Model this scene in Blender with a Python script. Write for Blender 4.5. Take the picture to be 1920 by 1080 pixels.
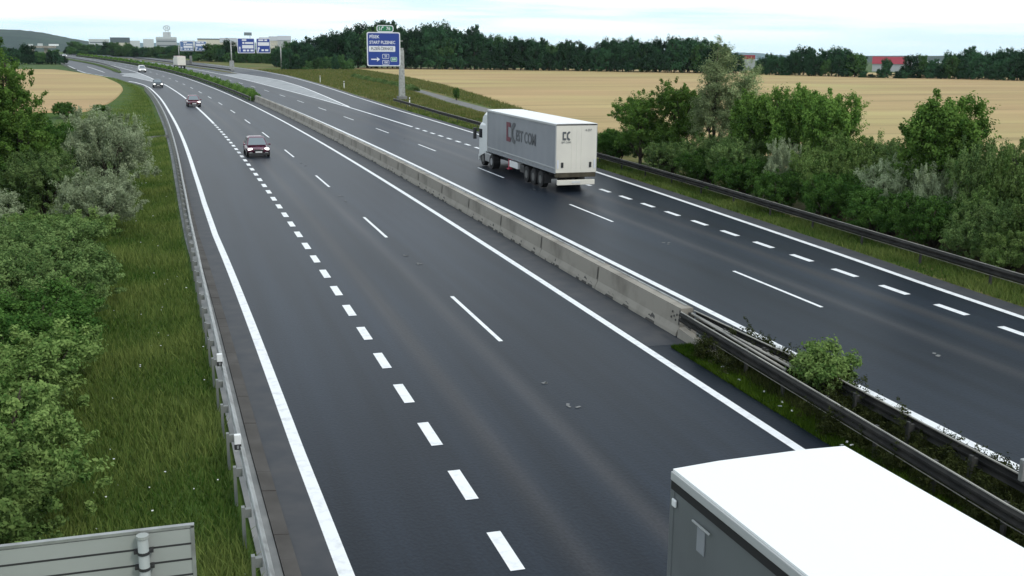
import bpy, math, random
import numpy as np
from mathutils import Vector, Matrix

# ------------------------------------------------------------------ clear
for o in list(bpy.data.objects): bpy.data.objects.remove(o)
SC = bpy.context.scene
COL = SC.collection
R = math.radians

# ------------------------------------------------------------------ camera
FPX, YAW, PITCH, ROLL = 1988.99, 17.096, 12.953, 0.5774
CAM = np.array([-14.505, 0.0, 8.662])
_a, _p, _r = R(YAW), R(PITCH), R(ROLL)
_rt = np.array([math.cos(_a), -math.sin(_a), 0.0])
_fw = np.array([math.sin(_a)*math.cos(_p), math.cos(_a)*math.cos(_p), -math.sin(_p)])
_up = np.cross(_rt, _fw)
RT = math.cos(_r)*_rt + math.sin(_r)*_up
UP = math.cos(_r)*_up - math.sin(_r)*_rt
cam = bpy.data.cameras.new('camera')
camo = bpy.data.objects.new('camera', cam); COL.objects.link(camo)
M = Matrix.Identity(4)
for i in range(3):
    M[i][0] = RT[i]; M[i][1] = UP[i]; M[i][2] = -_fw[i]; M[i][3] = CAM[i]
camo.matrix_world = M
cam.sensor_width = 36.0; cam.lens = FPX/1920*36.0
cam.clip_start = 0.1; cam.clip_end = 20000
SC.camera = camo
SC.render.resolution_x = 1024; SC.render.resolution_y = 576

# ------------------------------------------------------------------ world and sun
SUN_EL, SUN_AZ = 48.0, 150.0        # azimuth clockwise from +Y
SC.world = bpy.data.worlds.new('World'); SC.world.use_nodes = True
wn = SC.world.node_tree; wn.nodes.clear()
def WN(t): return wn.nodes.new(t)
wo = WN('ShaderNodeOutputWorld'); bg = WN('ShaderNodeBackground'); wn.links.new(bg.outputs[0], wo.inputs[0])
sky = WN('ShaderNodeTexSky'); sky.sky_type = 'NISHITA'; sky.sun_disc = False
sky.sun_elevation = R(SUN_EL); sky.sun_rotation = R(SUN_AZ); sky.air_density = 1.0; sky.dust_density = 1.5
tc = WN('ShaderNodeTexCoord'); mp = WN('ShaderNodeMapping'); mp.inputs['Scale'].default_value = (2.2, 2.2, 42)
wn.links.new(tc.outputs['Generated'], mp.inputs[0])
nz = WN('ShaderNodeTexNoise'); nz.inputs['Scale'].default_value = 1.3; nz.inputs['Detail'].default_value = 4
wn.links.new(mp.outputs[0], nz.inputs['Vector'])
cr = WN('ShaderNodeValToRGB'); cr.color_ramp.elements[0].position = 0.36; cr.color_ramp.elements[1].position = 0.52
wn.links.new(nz.outputs['Fac'], cr.inputs[0])
sx = WN('ShaderNodeSeparateXYZ'); wn.links.new(tc.outputs['Generated'], sx.inputs[0])
er = WN('ShaderNodeValToRGB')      # thinner cloud just above the horizon
er.color_ramp.elements[0].position = 0.0; er.color_ramp.elements[0].color = (.10,.10,.10,1)
er.color_ramp.elements[1].position = 0.028; er.color_ramp.elements[1].color = (1,1,1,1)
wn.links.new(sx.outputs['Z'], er.inputs[0])
mm = WN('ShaderNodeMath'); mm.operation = 'MULTIPLY'; wn.links.new(cr.outputs[0], mm.inputs[0]); wn.links.new(er.outputs[0], mm.inputs[1])
zr_ = WN('ShaderNodeValToRGB')     # overcast deck: bright low, a little dimmer overhead
zr_.color_ramp.elements[0].position = 0.0; zr_.color_ramp.elements[0].color = (13.6,13.9,13.9,1)
zr_.color_ramp.elements[1].position = 0.45; zr_.color_ramp.elements[1].color = (7.4,8.1,9.0,1)
wn.links.new(sx.outputs['Z'], zr_.inputs[0])
thin = WN('ShaderNodeMix'); thin.data_type = 'RGBA'; thin.inputs[0].default_value = .86
wn.links.new(sky.outputs[0], thin.inputs[6]); thin.inputs[7].default_value = (8.6, 11.2, 12.2, 1)
mx = WN('ShaderNodeMix'); mx.data_type = 'RGBA'
wn.links.new(mm.outputs[0], mx.inputs[0]); wn.links.new(thin.outputs[2], mx.inputs[6]); wn.links.new(zr_.outputs[0], mx.inputs[7])
wn.links.new(mx.outputs[2], bg.inputs[0]); bg.inputs[1].default_value = 0.105
sl = bpy.data.lights.new('sun', 'SUN'); sl.energy = 1.5; sl.angle = R(12); sl.color = (1.0, .95, .86)
so = bpy.data.objects.new('sun', sl); COL.objects.link(so)
_e, _z = R(SUN_EL), R(SUN_AZ)
sdir = Vector((math.sin(_z)*math.cos(_e), math.cos(_z)*math.cos(_e), math.sin(_e)))
so.rotation_euler = sdir.to_track_quat('Z', 'Y').to_euler()
SC.view_settings.view_transform = 'Standard'; SC.view_settings.look = 'None'
SC.view_settings.exposure = 0.0; SC.view_settings.gamma = 1.0

# ------------------------------------------------------------------ the motorway's alignment
K = (0.0216, 0.1312, -0.1252, 0.0398); T0, RATE = 1.7, 0.05
_S = np.arange(-80, 1400, 0.5)
def _heading(t):
    p = lambda t: K[0]*t + K[1]*t**2 + K[2]*t**3 + K[3]*t**4
    return np.where(t < 0, K[0]*t, np.where(t < T0, p(np.clip(t, 0, T0)), p(T0)+RATE*(t-T0)))
_TH = _heading(_S/200.0)
_X = np.cumsum(-np.sin(_TH)*.5); _Y = np.cumsum(np.cos(_TH)*.5)
_i0 = int(np.argmin(abs(_S))); _X -= _X[_i0]; _Y -= _Y[_i0]
def th(s): return float(np.interp(s, _S, _TH))
def G(d):                                     # surface height across the road
    if d > 12.6: return 0.0288*12.6
    if d > 0: return 0.0288*d
    if d < -13.9: return -0.30*min((-13.9-d)/2.0, 1)
    return 0.0
def W(s, d, z=0.0):
    t = th(s)
    return Vector((float(np.interp(s, _S, _X)+d*math.cos(t)), float(np.interp(s, _S, _Y)+d*math.sin(t)), z))
def at(px, py, D):                            # a far place by bearing, elevation and distance
    v = RT*(px-960)/FPX + UP*(540-py)/FPX + _fw
    v = v/math.hypot(v[0], v[1]); p = CAM+v*D
    return Vector((float(p[0]), float(p[1]), float(p[2])))
def tab(t, s):
    return float(np.interp(s, [a for a, _ in t], [b for _, b in t]))
L_LINE = [(-30,-12.0),(16,-12.32),(22,-12.5),(33,-12.75),(43,-13.0),(50,-13.2),(60,-13.33),(75,-13.4),(140,-13.4),(177,-13.2),(215,-13.2),(228,-13.6),(244,-14.5),(260,-15.8),(276,-17.0),(300,-19.9),(322,-22.6),(352,-23.3),(430,-22.5),(700,-22.5)]
P_LINE = [(-30,10.4),(20,10.6),(31,10.9),(37.5,11.2),(49,11.6),(66,12.2),(97,13.0),(134,13.9),(170,15.7),(224,19.4),(275,22.6),(330,24.5),(400,25),(700,25)]
DT, DD, DM, DN, DE, DR = -9.53, -5.764, -1.91, 1.91, 5.64, 9.37

# ------------------------------------------------------------------ mesh helpers
class MB:
    def __init__(s): s.v=[]; s.f=[]; s.m=[]; s.uv={}
    def quad(s, a, b, c, d, m=0):
        n=len(s.v); s.v += [tuple(a),tuple(b),tuple(c),tuple(d)]; s.f.append((n,n+1,n+2,n+3)); s.m.append(m)
    def poly(s, pts, m=0):
        n=len(s.v); s.v += [tuple(p) for p in pts]; s.f.append(tuple(range(n,n+len(pts)))); s.m.append(m)
    def box(s, c, sz, m=0, rz=0.0, taper=1.0):
        n=len(s.v); x,y,z=sz[0]/2,sz[1]/2,sz[2]/2; ca,sa=math.cos(rz),math.sin(rz)
        for k,(i,j,l) in enumerate([(-1,-1,-1),(1,-1,-1),(1,1,-1),(-1,1,-1),(-1,-1,1),(1,-1,1),(1,1,1),(-1,1,1)]):
            q = taper if l>0 else 1.0
            px,py=i*x*q,j*y*q
            s.v.append((c[0]+px*ca-py*sa, c[1]+px*sa+py*ca, c[2]+l*z))
        for q in [(0,3,2,1),(4,5,6,7),(0,1,5,4),(1,2,6,5),(2,3,7,6),(3,0,4,7)]:
            s.f.append(tuple(n+i for i in q)); s.m.append(m)
        return s
    def tube(s, pts, rad, seg=8, m=0, cap=True):
        n0=len(s.v); pts=[Vector(p) for p in pts]
        if not hasattr(rad,'__len__'): rad=[rad]*len(pts)
        for i,p in enumerate(pts):
            t=(pts[min(i+1,len(pts)-1)]-pts[max(i-1,0)]).normalized()
            u=t.cross(Vector((0,0,1)) if abs(t.z)<.9 else Vector((0,1,0))).normalized(); w=t.cross(u)
            for k in range(seg):
                a=2*math.pi*k/seg; s.v.append(tuple(p+(u*math.cos(a)+w*math.sin(a))*rad[i]))
        for i in range(len(pts)-1):
            for k in range(seg):
                a=n0+i*seg+k; b=n0+i*seg+(k+1)%seg
                s.f.append((a,b,b+seg,a+seg)); s.m.append(m)
        if cap:
            s.f.append(tuple(n0+k for k in range(seg))[::-1]); s.m.append(m)
            e=n0+(len(pts)-1)*seg; s.f.append(tuple(e+k for k in range(seg))); s.m.append(m)
        return s
    def sweep(s, secs, m=0, closed=True, caps=True):
        """secs: list of rings (same length)"""
        n0=len(s.v); k=len(secs[0])
        for r in secs: s.v += [tuple(p) for p in r]
        for i in range(len(secs)-1):
            for j in range(k if closed else k-1):
                a=n0+i*k+j; b=n0+i*k+(j+1)%k
                s.f.append((a,b,b+k,a+k)); s.m.append(m)
        if caps and closed:
            s.f.append(tuple(n0+j for j in range(k))[::-1]); s.m.append(m)
            e=n0+(len(secs)-1)*k; s.f.append(tuple(e+j for j in range(k))); s.m.append(m)
        return s
    def build(s, name, mats, parent=None, smooth=False, bevel=0, sub=0):
        me=bpy.data.meshes.new(name); me.from_pydata(s.v,[],s.f); me.update()
        if not isinstance(mats,(list,tuple)): mats=[mats]
        for m_ in mats: me.materials.append(m_)
        if any(s.m): me.polygons.foreach_set('material_index', s.m)
        if smooth: me.polygons.foreach_set('use_smooth',[True]*len(me.polygons))
        o=bpy.data.objects.new(name,me); COL.objects.link(o)
        if parent: o.parent=parent
        if bevel:
            b=o.modifiers.new('bevel','BEVEL'); b.width=bevel; b.segments=2; b.limit_method='ANGLE'
        if sub:
            b=o.modifiers.new('sub','SUBSURF'); b.levels=sub; b.render_levels=sub
        return o
def empty(name, loc=(0,0,0), rz=0.0):
    o=bpy.data.objects.new(name,None); COL.objects.link(o); o.location=loc; o.rotation_euler=(0,0,rz); o.empty_display_size=.3
    return o
def tag(o, label, cat, group=None):
    o['label']=label; o['category']=cat
    if group: o['group']=group
    return o
def dup(root, loc, rz=None, scale=None, label=None, group=None):
    def rec(o, parent):
        c=o.copy(); COL.objects.link(c)
        c.parent=parent
        for ch in list(o.children): rec(ch,c)
        return c
    c=rec(root,None); c.location=loc
    if rz is not None: c.rotation_euler=(0,0,rz)
    if scale is not None: c.scale=scale if hasattr(scale,'__len__') else (scale,)*3
    if label: c['label']=label
    if group: c['group']=group
    return c
def uvset(o, fn):
    me=o.data; uv=me.uv_layers.new(name='UVMap')
    for l in me.loops:
        uv.data[l.index].uv = fn(l.vertex_index)

# ------------------------------------------------------------------ materials
def mat(name, col, rough=.6, metal=0.0, spec=.5, noise=None, bump=None, emit=None):
    m=bpy.data.materials.new(name); m.use_nodes=True; nt=m.node_tree; b=nt.nodes['Principled BSDF']
    b.inputs['Base Color'].default_value=(*col,1); b.inputs['Roughness'].default_value=rough
    b.inputs['Metallic'].default_value=metal; b.inputs['Specular IOR Level'].default_value=spec
    if emit:
        b.inputs['Emission Color'].default_value=(*emit[0],1); b.inputs['Emission Strength'].default_value=emit[1]
    if noise:   # (scale, col2, lo, hi, detail[, stretch])
        t=nt.nodes.new('ShaderNodeTexCoord'); n=nt.nodes.new('ShaderNodeTexNoise'); n.inputs['Scale'].default_value=noise[0]; n.inputs['Detail'].default_value=noise[4]
        src=t.outputs['Object']
        if len(noise)>5:
            mp=nt.nodes.new('ShaderNodeMapping'); mp.inputs['Scale'].default_value=noise[5]; nt.links.new(src,mp.inputs[0]); src=mp.outputs[0]
        nt.links.new(src,n.inputs['Vector'])
        r=nt.nodes.new('ShaderNodeValToRGB'); r.color_ramp.elements[0].position=noise[2]; r.color_ramp.elements[1].position=noise[3]
        r.color_ramp.elements[0].color=(*col,1); r.color_ramp.elements[1].color=(*noise[1],1)
        nt.links.new(n.outputs['Fac'],r.inputs[0]); nt.links.new(r.outputs[0],b.inputs['Base Color'])
        if bump:
            bp=nt.nodes.new('ShaderNodeBump'); bp.inputs['Strength'].default_value=bump; nt.links.new(n.outputs['Fac'],bp.inputs['Height']); nt.links.new(bp.outputs[0],b.inputs['Normal'])
    return m

def asphalt_mat(name, base, tracks, tint):
    m=bpy.data.materials.new(name); m.use_nodes=True; nt=m.node_tree; N=nt.nodes; Lk=nt.links; b=N['Principled BSDF']
    uv=N.new('ShaderNodeUVMap'); sp=N.new('ShaderNodeSeparateXYZ'); Lk.new(uv.outputs[0],sp.inputs[0])
    def noise(scale, sc3, det=3):
        mp=N.new('ShaderNodeMapping'); mp.inputs['Scale'].default_value=sc3; Lk.new(uv.outputs[0],mp.inputs[0])
        n=N.new('ShaderNodeTexNoise'); n.inputs['Scale'].default_value=scale; n.inputs['Detail'].default_value=det; Lk.new(mp.outputs[0],n.inputs['Vector']); return n.outputs['Fac']
    def math_(op,a,b_=None):
        k=N.new('ShaderNodeMath'); k.operation=op
        for i,x in enumerate((a,b_)):
            if x is None: continue
            if isinstance(x,(int,float)): k.inputs[i].default_value=x
            else: Lk.new(x,k.inputs[i])
        return k.outputs[0]
    streak=noise(1.0,(1.6,.035,1),4); patch=noise(1.0,(.25,.05,1),3); grain=noise(1.0,(15,11,1),4)
    tot=None
    for d0,w_ in tracks:
        e=math_('DIVIDE',math_('SUBTRACT',sp.outputs['X'],d0),w_); e=math_('POWER',math_('ABSOLUTE',e),2.0)
        g=math_('EXPONENT',math_('MULTIPLY',e,-1.0)); tot=g if tot is None else math_('ADD',tot,g)
    tot=math_('MULTIPLY',tot,math_('ADD',math_('MULTIPLY',patch,1.0),.25))
    v=math_('ADD',math_('MULTIPLY',math_('SUBTRACT',streak,.5),1.5),1.0)
    v=math_('MULTIPLY',v,math_('ADD',math_('MULTIPLY',math_('SUBTRACT',patch,.5),1.3),1.0))
    v=math_('MULTIPLY',v,math_('ADD',math_('MULTIPLY',math_('SUBTRACT',grain,.5),1.1),1.0))
    c=N.new('ShaderNodeMix'); c.data_type='RGBA'; c.inputs[6].default_value=(*base,1); c.inputs[7].default_value=(*tint,1)
    Lk.new(tot,c.inputs[0])
    mu=N.new('ShaderNodeVectorMath'); mu.operation='SCALE'; Lk.new(c.outputs[2],mu.inputs[0]); Lk.new(v,mu.inputs['Scale'])
    Lk.new(mu.outputs[0],b.inputs['Base Color'])
    b.inputs['Roughness'].default_value=.42; b.inputs['Specular IOR Level'].default_value=.14
    bp=N.new('ShaderNodeBump'); bp.inputs['Strength'].default_value=.25; bp.inputs['Distance'].default_value=.02; Lk.new(grain,bp.inputs['Height']); Lk.new(bp.outputs[0],b.inputs['Normal'])
    return m
LT=[(-8.35,.28),(-6.5,.28)]; RTK=[(6.5,.3),(8.35,.3)]
m_asph = asphalt_mat('asphalt', (.0120,.0175,.0270), LT+RTK, (.038,.038,.042))
m_shoulder = mat('shoulder_asphalt', (.026,.029,.036), .62, noise=(1.5,(.048,.047,.050),.35,.7,5), bump=.1)
m_paint = mat('road_paint', (.84,.85,.86), .5, noise=(4.0,(.60,.61,.62),.5,.78,6))
m_gore = mat('gore_hatching', (.22,.23,.24), .6, noise=(.5,(.34,.35,.36),.35,.6,5))
m_kerb = mat('kerb_blocks', (.055,.049,.044), .85, noise=(1.2,(.085,.078,.072),.4,.7,5))
m_gutter = mat('gutter_concrete', (.15,.155,.155), .85, noise=(1.2,(.24,.24,.235),.4,.7,4))
m_conc = mat('barrier_concrete', (.31,.285,.245), .85, noise=(.9,(.19,.172,.145),.45,.72,6), bump=.08)
m_stain = mat('dark_concrete_stain', (.07,.065,.06), .9)
m_galv = mat('galvanised_steel', (.42,.43,.42), .45, .55, noise=(3.0,(.26,.26,.25),.4,.7,4))
m_galv_shade = mat('weathered_steel_shaded', (.020,.020,.019), .75, .0, .2, noise=(2.0,(.042,.040,.036),.4,.7,4))  # weathered rail steel, with the face's shade painted in as near-black
m_beam_rail_lit = mat('beam_steel_rail_highlight', (.38,.36,.32), .5, .2, noise=(1.2,(.22,.21,.19),.4,.7,4))  # tan steel of the beams; on rails it paints the lit edges
m_post = mat('post_steel', (.24,.25,.24), .6, .3)
m_postd = mat('post_steel_dark', (.040,.040,.037), .8, .0)
m_soil = mat('dark_soil', (.010,.009,.007), .95, noise=(3,(.024,.022,.014),.4,.7,5))
m_white = mat('white_paint', (.80,.81,.81), .35)
m_black = mat('black_rubber', (.015,.015,.016), .8)
m_dark = mat('dark_metal', (.03,.03,.032), .55)
m_glass = mat('dark_glass', (.02,.025,.03), .08, 0, .8)
m_wglass = mat('windscreen_glass', (.15,.18,.20), .15, 0, .9)  # pale grey carries the windscreen's sky reflection in the base colour
m_rim = mat('rim_grey', (.42,.43,.44), .4, .6)
m_lamp = mat('headlight_lit', (.95,.95,.92), .2, emit=((1,.98,.93),3.0))
m_tail = mat('tail_lamp_red', (.5,.03,.02), .3)
m_plate = mat('number_plate_white', (.7,.7,.7), .4)
m_blue = mat('sign_blue', (.010,.045,.27), .45)
m_green = mat('sign_green', (.01,.18,.07), .45)
m_lgreen = mat('route_green', (.08,.30,.24), .45)
m_signw = mat('sign_white', (.72,.74,.80), .5)
m_signg = mat('sign_back_grey', (.29,.31,.29), .6, .0, noise=(.8,(.35,.37,.35),.35,.65,3))
m_text_b = mat('sign_lettering_black', (.03,.03,.03), .6)
m_bark = mat('bark', (.075,.058,.042), .9, noise=(6,(.03,.024,.018),.4,.7,4))
def leaf_mat(name, c1, c2, trans=.30, var=.22):
    m=bpy.data.materials.new(name); m.use_nodes=True; nt=m.node_tree; N=nt.nodes; Lk=nt.links
    for n in list(N): N.remove(n)
    out=N.new('ShaderNodeOutputMaterial'); at_=N.new('ShaderNodeAttribute'); at_.attribute_name='tint'
    mx=N.new('ShaderNodeMix'); mx.data_type='RGBA'; mx.inputs[6].default_value=(*c1,1); mx.inputs[7].default_value=(*c2,1)
    Lk.new(at_.outputs['Fac'],mx.inputs[0])
    oi=N.new('ShaderNodeObjectInfo'); mr=N.new('ShaderNodeMapRange'); mr.inputs['To Min'].default_value=1-var; mr.inputs['To Max'].default_value=1+var
    Lk.new(oi.outputs['Random'],mr.inputs['Value'])
    sc=N.new('ShaderNodeVectorMath'); sc.operation='SCALE'; Lk.new(mx.outputs[2],sc.inputs[0]); Lk.new(mr.outputs[0],sc.inputs['Scale'])
    d=N.new('ShaderNodeBsdfDiffuse'); t=N.new('ShaderNodeBsdfTranslucent'); ms=N.new('ShaderNodeMixShader'); ms.inputs[0].default_value=trans
    Lk.new(sc.outputs[0],d.inputs[0]); Lk.new(sc.outputs[0],t.inputs[0]); Lk.new(d.outputs[0],ms.inputs[1]); Lk.new(t.outputs[0],ms.inputs[2]); Lk.new(ms.outputs[0],out.inputs[0])
    return m
ml_lush=leaf_mat('leaves_fresh_green',(.045,.108,.024),(.27,.375,.120))
ml_dark=leaf_mat('leaves_dark_green',(.023,.072,.016),(.125,.235,.055))
ml_mid=leaf_mat('leaves_mid_green',(.045,.105,.030),(.24,.34,.12))
ml_midt=leaf_mat('leaves_tree_green',(.034,.095,.018),(.19,.315,.070))
ml_silver=leaf_mat('leaves_silver_grey',(.14,.185,.095),(.52,.60,.38),.25)
ml_pale=leaf_mat('leaves_pale_green',(.12,.18,.08),(.42,.50,.25),.3)
ml_far=leaf_mat('leaves_far_wood',(.014,.044,.024),(.046,.110,.048),.2,.5)
ml_farl=leaf_mat('leaves_far_light',(.030,.082,.026),(.095,.19,.06),.2,.3)
m_grassblade=leaf_mat('grass_blades',(.050,.112,.020),(.225,.275,.080),.25,0)
m_grassdark=leaf_mat('grass_blades_median',(.022,.060,.006),(.12,.19,.022),.25,0)
ml_weed=leaf_mat('weeds_dark',(.012,.020,.006),(.075,.085,.030),.2,0)
def ground_mat(name, a, b_, c, s1=.05, s2=1.5):
    m=bpy.data.materials.new(name); m.use_nodes=True; nt=m.node_tree; N=nt.nodes; Lk=nt.links; bs=N['Principled BSDF']; bs.inputs['Roughness'].default_value=.95; bs.inputs['Specular IOR Level'].default_value=.1
    t=N.new('ShaderNodeTexCoord')
    def ns(s,d):
        n=N.new('ShaderNodeTexNoise'); n.inputs['Scale'].default_value=s; n.inputs['Detail'].default_value=d; Lk.new(t.outputs['Object'],n.inputs['Vector']); r=N.new('ShaderNodeMapRange'); r.inputs['From Min'].default_value=.35; r.inputs['From Max'].default_value=.65; Lk.new(n.outputs['Fac'],r.inputs['Value']); return r.outputs[0],n.outputs['Fac']
    f1,_=ns(s1,3); f2,h=ns(s2,6)
    m1=N.new('ShaderNodeMix'); m1.data_type='RGBA'; m1.inputs[6].default_value=(*a,1); m1.inputs[7].default_value=(*b_,1); Lk.new(f1,m1.inputs[0])
    m2=N.new('ShaderNodeMix'); m2.data_type='RGBA'; m2.inputs[7].default_value=(*c,1); Lk.new(m1.outputs[2],m2.inputs[6])
    k=N.new('ShaderNodeMath'); k.operation='MULTIPLY'; k.inputs[1].default_value=.6; Lk.new(f2,k.inputs[0]); Lk.new(k.outputs[0],m2.inputs[0])
    Lk.new(m2.outputs[2],bs.inputs['Base Color'])
    bp=N.new('ShaderNodeBump'); bp.inputs['Strength'].default_value=.5; bp.inputs['Distance'].default_value=.15; Lk.new(h,bp.inputs['Height']); Lk.new(bp.outputs[0],bs.inputs['Normal'])
    return m
m_ground=ground_mat('meadow_ground',(.065,.115,.038),(.100,.135,.055),(.045,.085,.026))
m_verge=ground_mat('verge_grass',(.055,.110,.022),(.100,.135,.036),(.045,.075,.016),.12,2.5)
m_verger=ground_mat('verge_dry_grass',(.095,.145,.036),(.215,.150,.075),(.07,.11,.028),.07,.9)
def wheat_mat():
    m=bpy.data.materials.new('ripe_wheat'); m.use_nodes=True; nt=m.node_tree; N=nt.nodes; Lk=nt.links; bs=N['Principled BSDF']; bs.inputs['Roughness'].default_value=.95; bs.inputs['Specular IOR Level'].default_value=.05
    t=N.new('ShaderNodeTexCoord'); 
    def ns(sc,s,d,lo=.35,hi=.65):
        mp=N.new('ShaderNodeMapping'); mp.inputs['Scale'].default_value=sc; mp.inputs['Rotation'].default_value=(0,0,.45); Lk.new(t.outputs['Object'],mp.inputs[0])
        n=N.new('ShaderNodeTexNoise'); n.inputs['Scale'].default_value=s; n.inputs['Detail'].default_value=d; Lk.new(mp.outputs[0],n.inputs['Vector']); r=N.new('ShaderNodeMapRange'); r.inputs['From Min'].default_value=lo; r.inputs['From Max'].default_value=hi; Lk.new(n.outputs['Fac'],r.inputs['Value']); return r.outputs[0]
    a=ns((1,1,1),.012,3); b=ns((.25,1.0,1),.07,6,.3,.7); c=ns((1,1,1),2.5,3); tr=ns((.05,.6,1),.45,5,.56,.66)
    m1=N.new('ShaderNodeMix'); m1.data_type='RGBA'; m1.inputs[6].default_value=(.52,.35,.195,1); m1.inputs[7].default_value=(.455,.42,.18,1); Lk.new(a,m1.inputs[0])
    m2=N.new('ShaderNodeMix'); m2.data_type='RGBA'; m2.inputs[7].default_value=(.37,.265,.14,1); Lk.new(m1.outputs[2],m2.inputs[6]); Lk.new(b,m2.inputs[0])
    m3=N.new('ShaderNodeMix'); m3.data_type='RGBA'; m3.inputs[7].default_value=(.37,.28,.15,1); Lk.new(m2.outputs[2],m3.inputs[6])
    k=N.new('ShaderNodeMath'); k.operation='MULTIPLY'; k.inputs[1].default_value=.25; Lk.new(c,k.inputs[0]); Lk.new(k.outputs[0],m3.inputs[0])
    m4=N.new('ShaderNodeMix'); m4.data_type='RGBA'; m4.inputs[7].default_value=(.27,.22,.11,1); Lk.new(m3.outputs[2],m4.inputs[6])
    k2=N.new('ShaderNodeMath'); k2.operation='MULTIPLY'; k2.inputs[1].default_value=.6; Lk.new(tr,k2.inputs[0]); Lk.new(k2.outputs[0],m4.inputs[0])
    Lk.new(m4.outputs[2],bs.inputs['Base Color']); return m
m_wheat=wheat_mat()

# ------------------------------------------------------------------ ground, verges, fields
def srange(a,b):
    o=[];s=a
    while s<b:
        o.append(s); s += 2 if s<120 else (4 if s<300 else 8)
    o.append(b); return o
def strip(name, s0, s1, dl, dr, zo, m, kind='structure', nd=1, parent=None, zf=None):
    """ribbon in road coordinates between offsets dl(s) and dr(s)"""
    f=lambda q,s: q(s) if callable(q) else q
    b=MB(); ss=srange(s0,s1); uv=[]
    for s in ss:
        for j in range(nd+1):
            d=f(dl,s)+(f(dr,s)-f(dl,s))*j/nd
            b.v.append(tuple(W(s,d,(zf(s,d) if zf else G(d))+zo))); uv.append((d,s))
    for i in range(len(ss)-1):
        for j in range(nd):
            a=i*(nd+1)+j; b.f.append((a,a+1,a+nd+2,a+nd+1)); b.m.append(0)
    o=b.build(name,m,parent); uvset(o,lambda i:uv[i])
    if kind: o['kind']=kind
    return o
def ground():
    b=MB(); rs=[6,20,45,80,120,180,260,340,400,500,650,820,1000,1500,2500,4500]; na=120
    b.v.append((CAM[0],0,-.34))
    for r in rs:
        for k in range(na):
            a=2*math.pi*k/na; x=CAM[0]+r*math.sin(a); y=r*math.cos(a)
            az=math.degrees(a if a<math.pi else a-2*math.pi)
            r0=np.interp(az,[-180,-30,-8,4,12,180],[500,700,900,900,430,430])
            b.v.append((x,y,-.34-max(0,r-r0)*.011))
    for k in range(na): b.f.append((0,1+(k+1)%na,1+k)); b.m.append(0)
    for i in range(len(rs)-1):
        for k in range(na):
            a=1+i*na+k; c=1+i*na+(k+1)%na; b.f.append((a,c,c+na,a+na)); b.m.append(0)
    o=b.build('ground',m_ground); o['kind']='structure'
ground()
strip('grass_verge',-30,330,-26,lambda s:tab(L_LINE,s)-.8,-.012,m_verge,nd=10)
strip('dry_grass_bank',-30,520,lambda s:tab(P_LINE,s)+.9,lambda s:tab([(15,19.3),(45,20.3),(80,22.6),(95,24.3),(151,33.3),(210,43.3),(272,51.8),(352,61.3),(520,62)],s),-.012,m_verger,nd=8)
strip('median_strip',-30,700,-1.95,1.95,-.02,m_soil,nd=2)

def field(name, pts, z0, z1):
    n=len(pts); area=sum(pts[i][0]*pts[(i+1)%n][1]-pts[(i+1)%n][0]*pts[i][1] for i in range(n)); sg=-1 if area>0 else 1
    out=[]; mid=[]
    for i in range(n):
        a=Vector(pts[i-1]); c=Vector(pts[(i+1)%n]); t=(c-a); t=t.normalized() if t.length>1e-6 else Vector((1,0)); nn=Vector((-t.y,t.x))*sg
        p=Vector(pts[i]); out.append((p.x+nn.x*4,p.y+nn.y*4,z0)); mid.append((p.x+nn.x*.1,p.y+nn.y*.1,z1-.16))
    top=[(p[0],p[1],z1) for p in pts]
    b=MB(); b.sweep([out,mid],1,caps=False); b.sweep([mid,top],0,caps=False); b.poly(top)
    o=b.build(name,[m_wheat,m_verge]); o['kind']='structure'; return o
def smooth(pts, n=6):
    out=[];
    for i in range(len(pts)-1):
        p0=pts[max(i-1,0)];p1=pts[i];p2=pts[i+1];p3=pts[min(i+2,len(pts)-1)]
        for k in range(n):
            t=k/n
            out.append(tuple(.5*((2*p1[j])+(-p0[j]+p2[j])*t+(2*p0[j]-5*p1[j]+4*p2[j]-p3[j])*t*t+(-p0[j]+3*p1[j]-3*p2[j]+p3[j])*t**3) for j in range(2)))
    out.append(tuple(pts[-1])); return out
_ne=[W(s,d) for s,d in ((15,19.5),(45,20.5),(80,22.8),(95,24.5),(151,33.5),(210,43.5),(272,52),(352,61.5))]
_fe=[W(s,d) for s,d in ((368,69),(350,118),(329,178),(303,224),(268,260),(200,320),(60,330))]
_ne=smooth([(p.x,p.y) for p in _ne]); _fe=[(p.x,p.y) for p in _fe]
field('wheat_field', _ne+_fe, -.34, .28)
_lf=[W(s,d) for s,d in ((141,-27),(141,-23.7),(150,-21.8),(165,-20.3),(183,-19.2),(205,-18.2),(228,-18.2),(255,-19.3),(275,-20.3),(292,-22.5),(318,-26),(340,-29.5),(345,-34),(352,-60),(340,-110),(240,-110),(141,-70),(139,-35),(141,-27))]
field('wheat_field', smooth([(p.x,p.y) for p in _lf])[:-1], -.34, .22)

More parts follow.
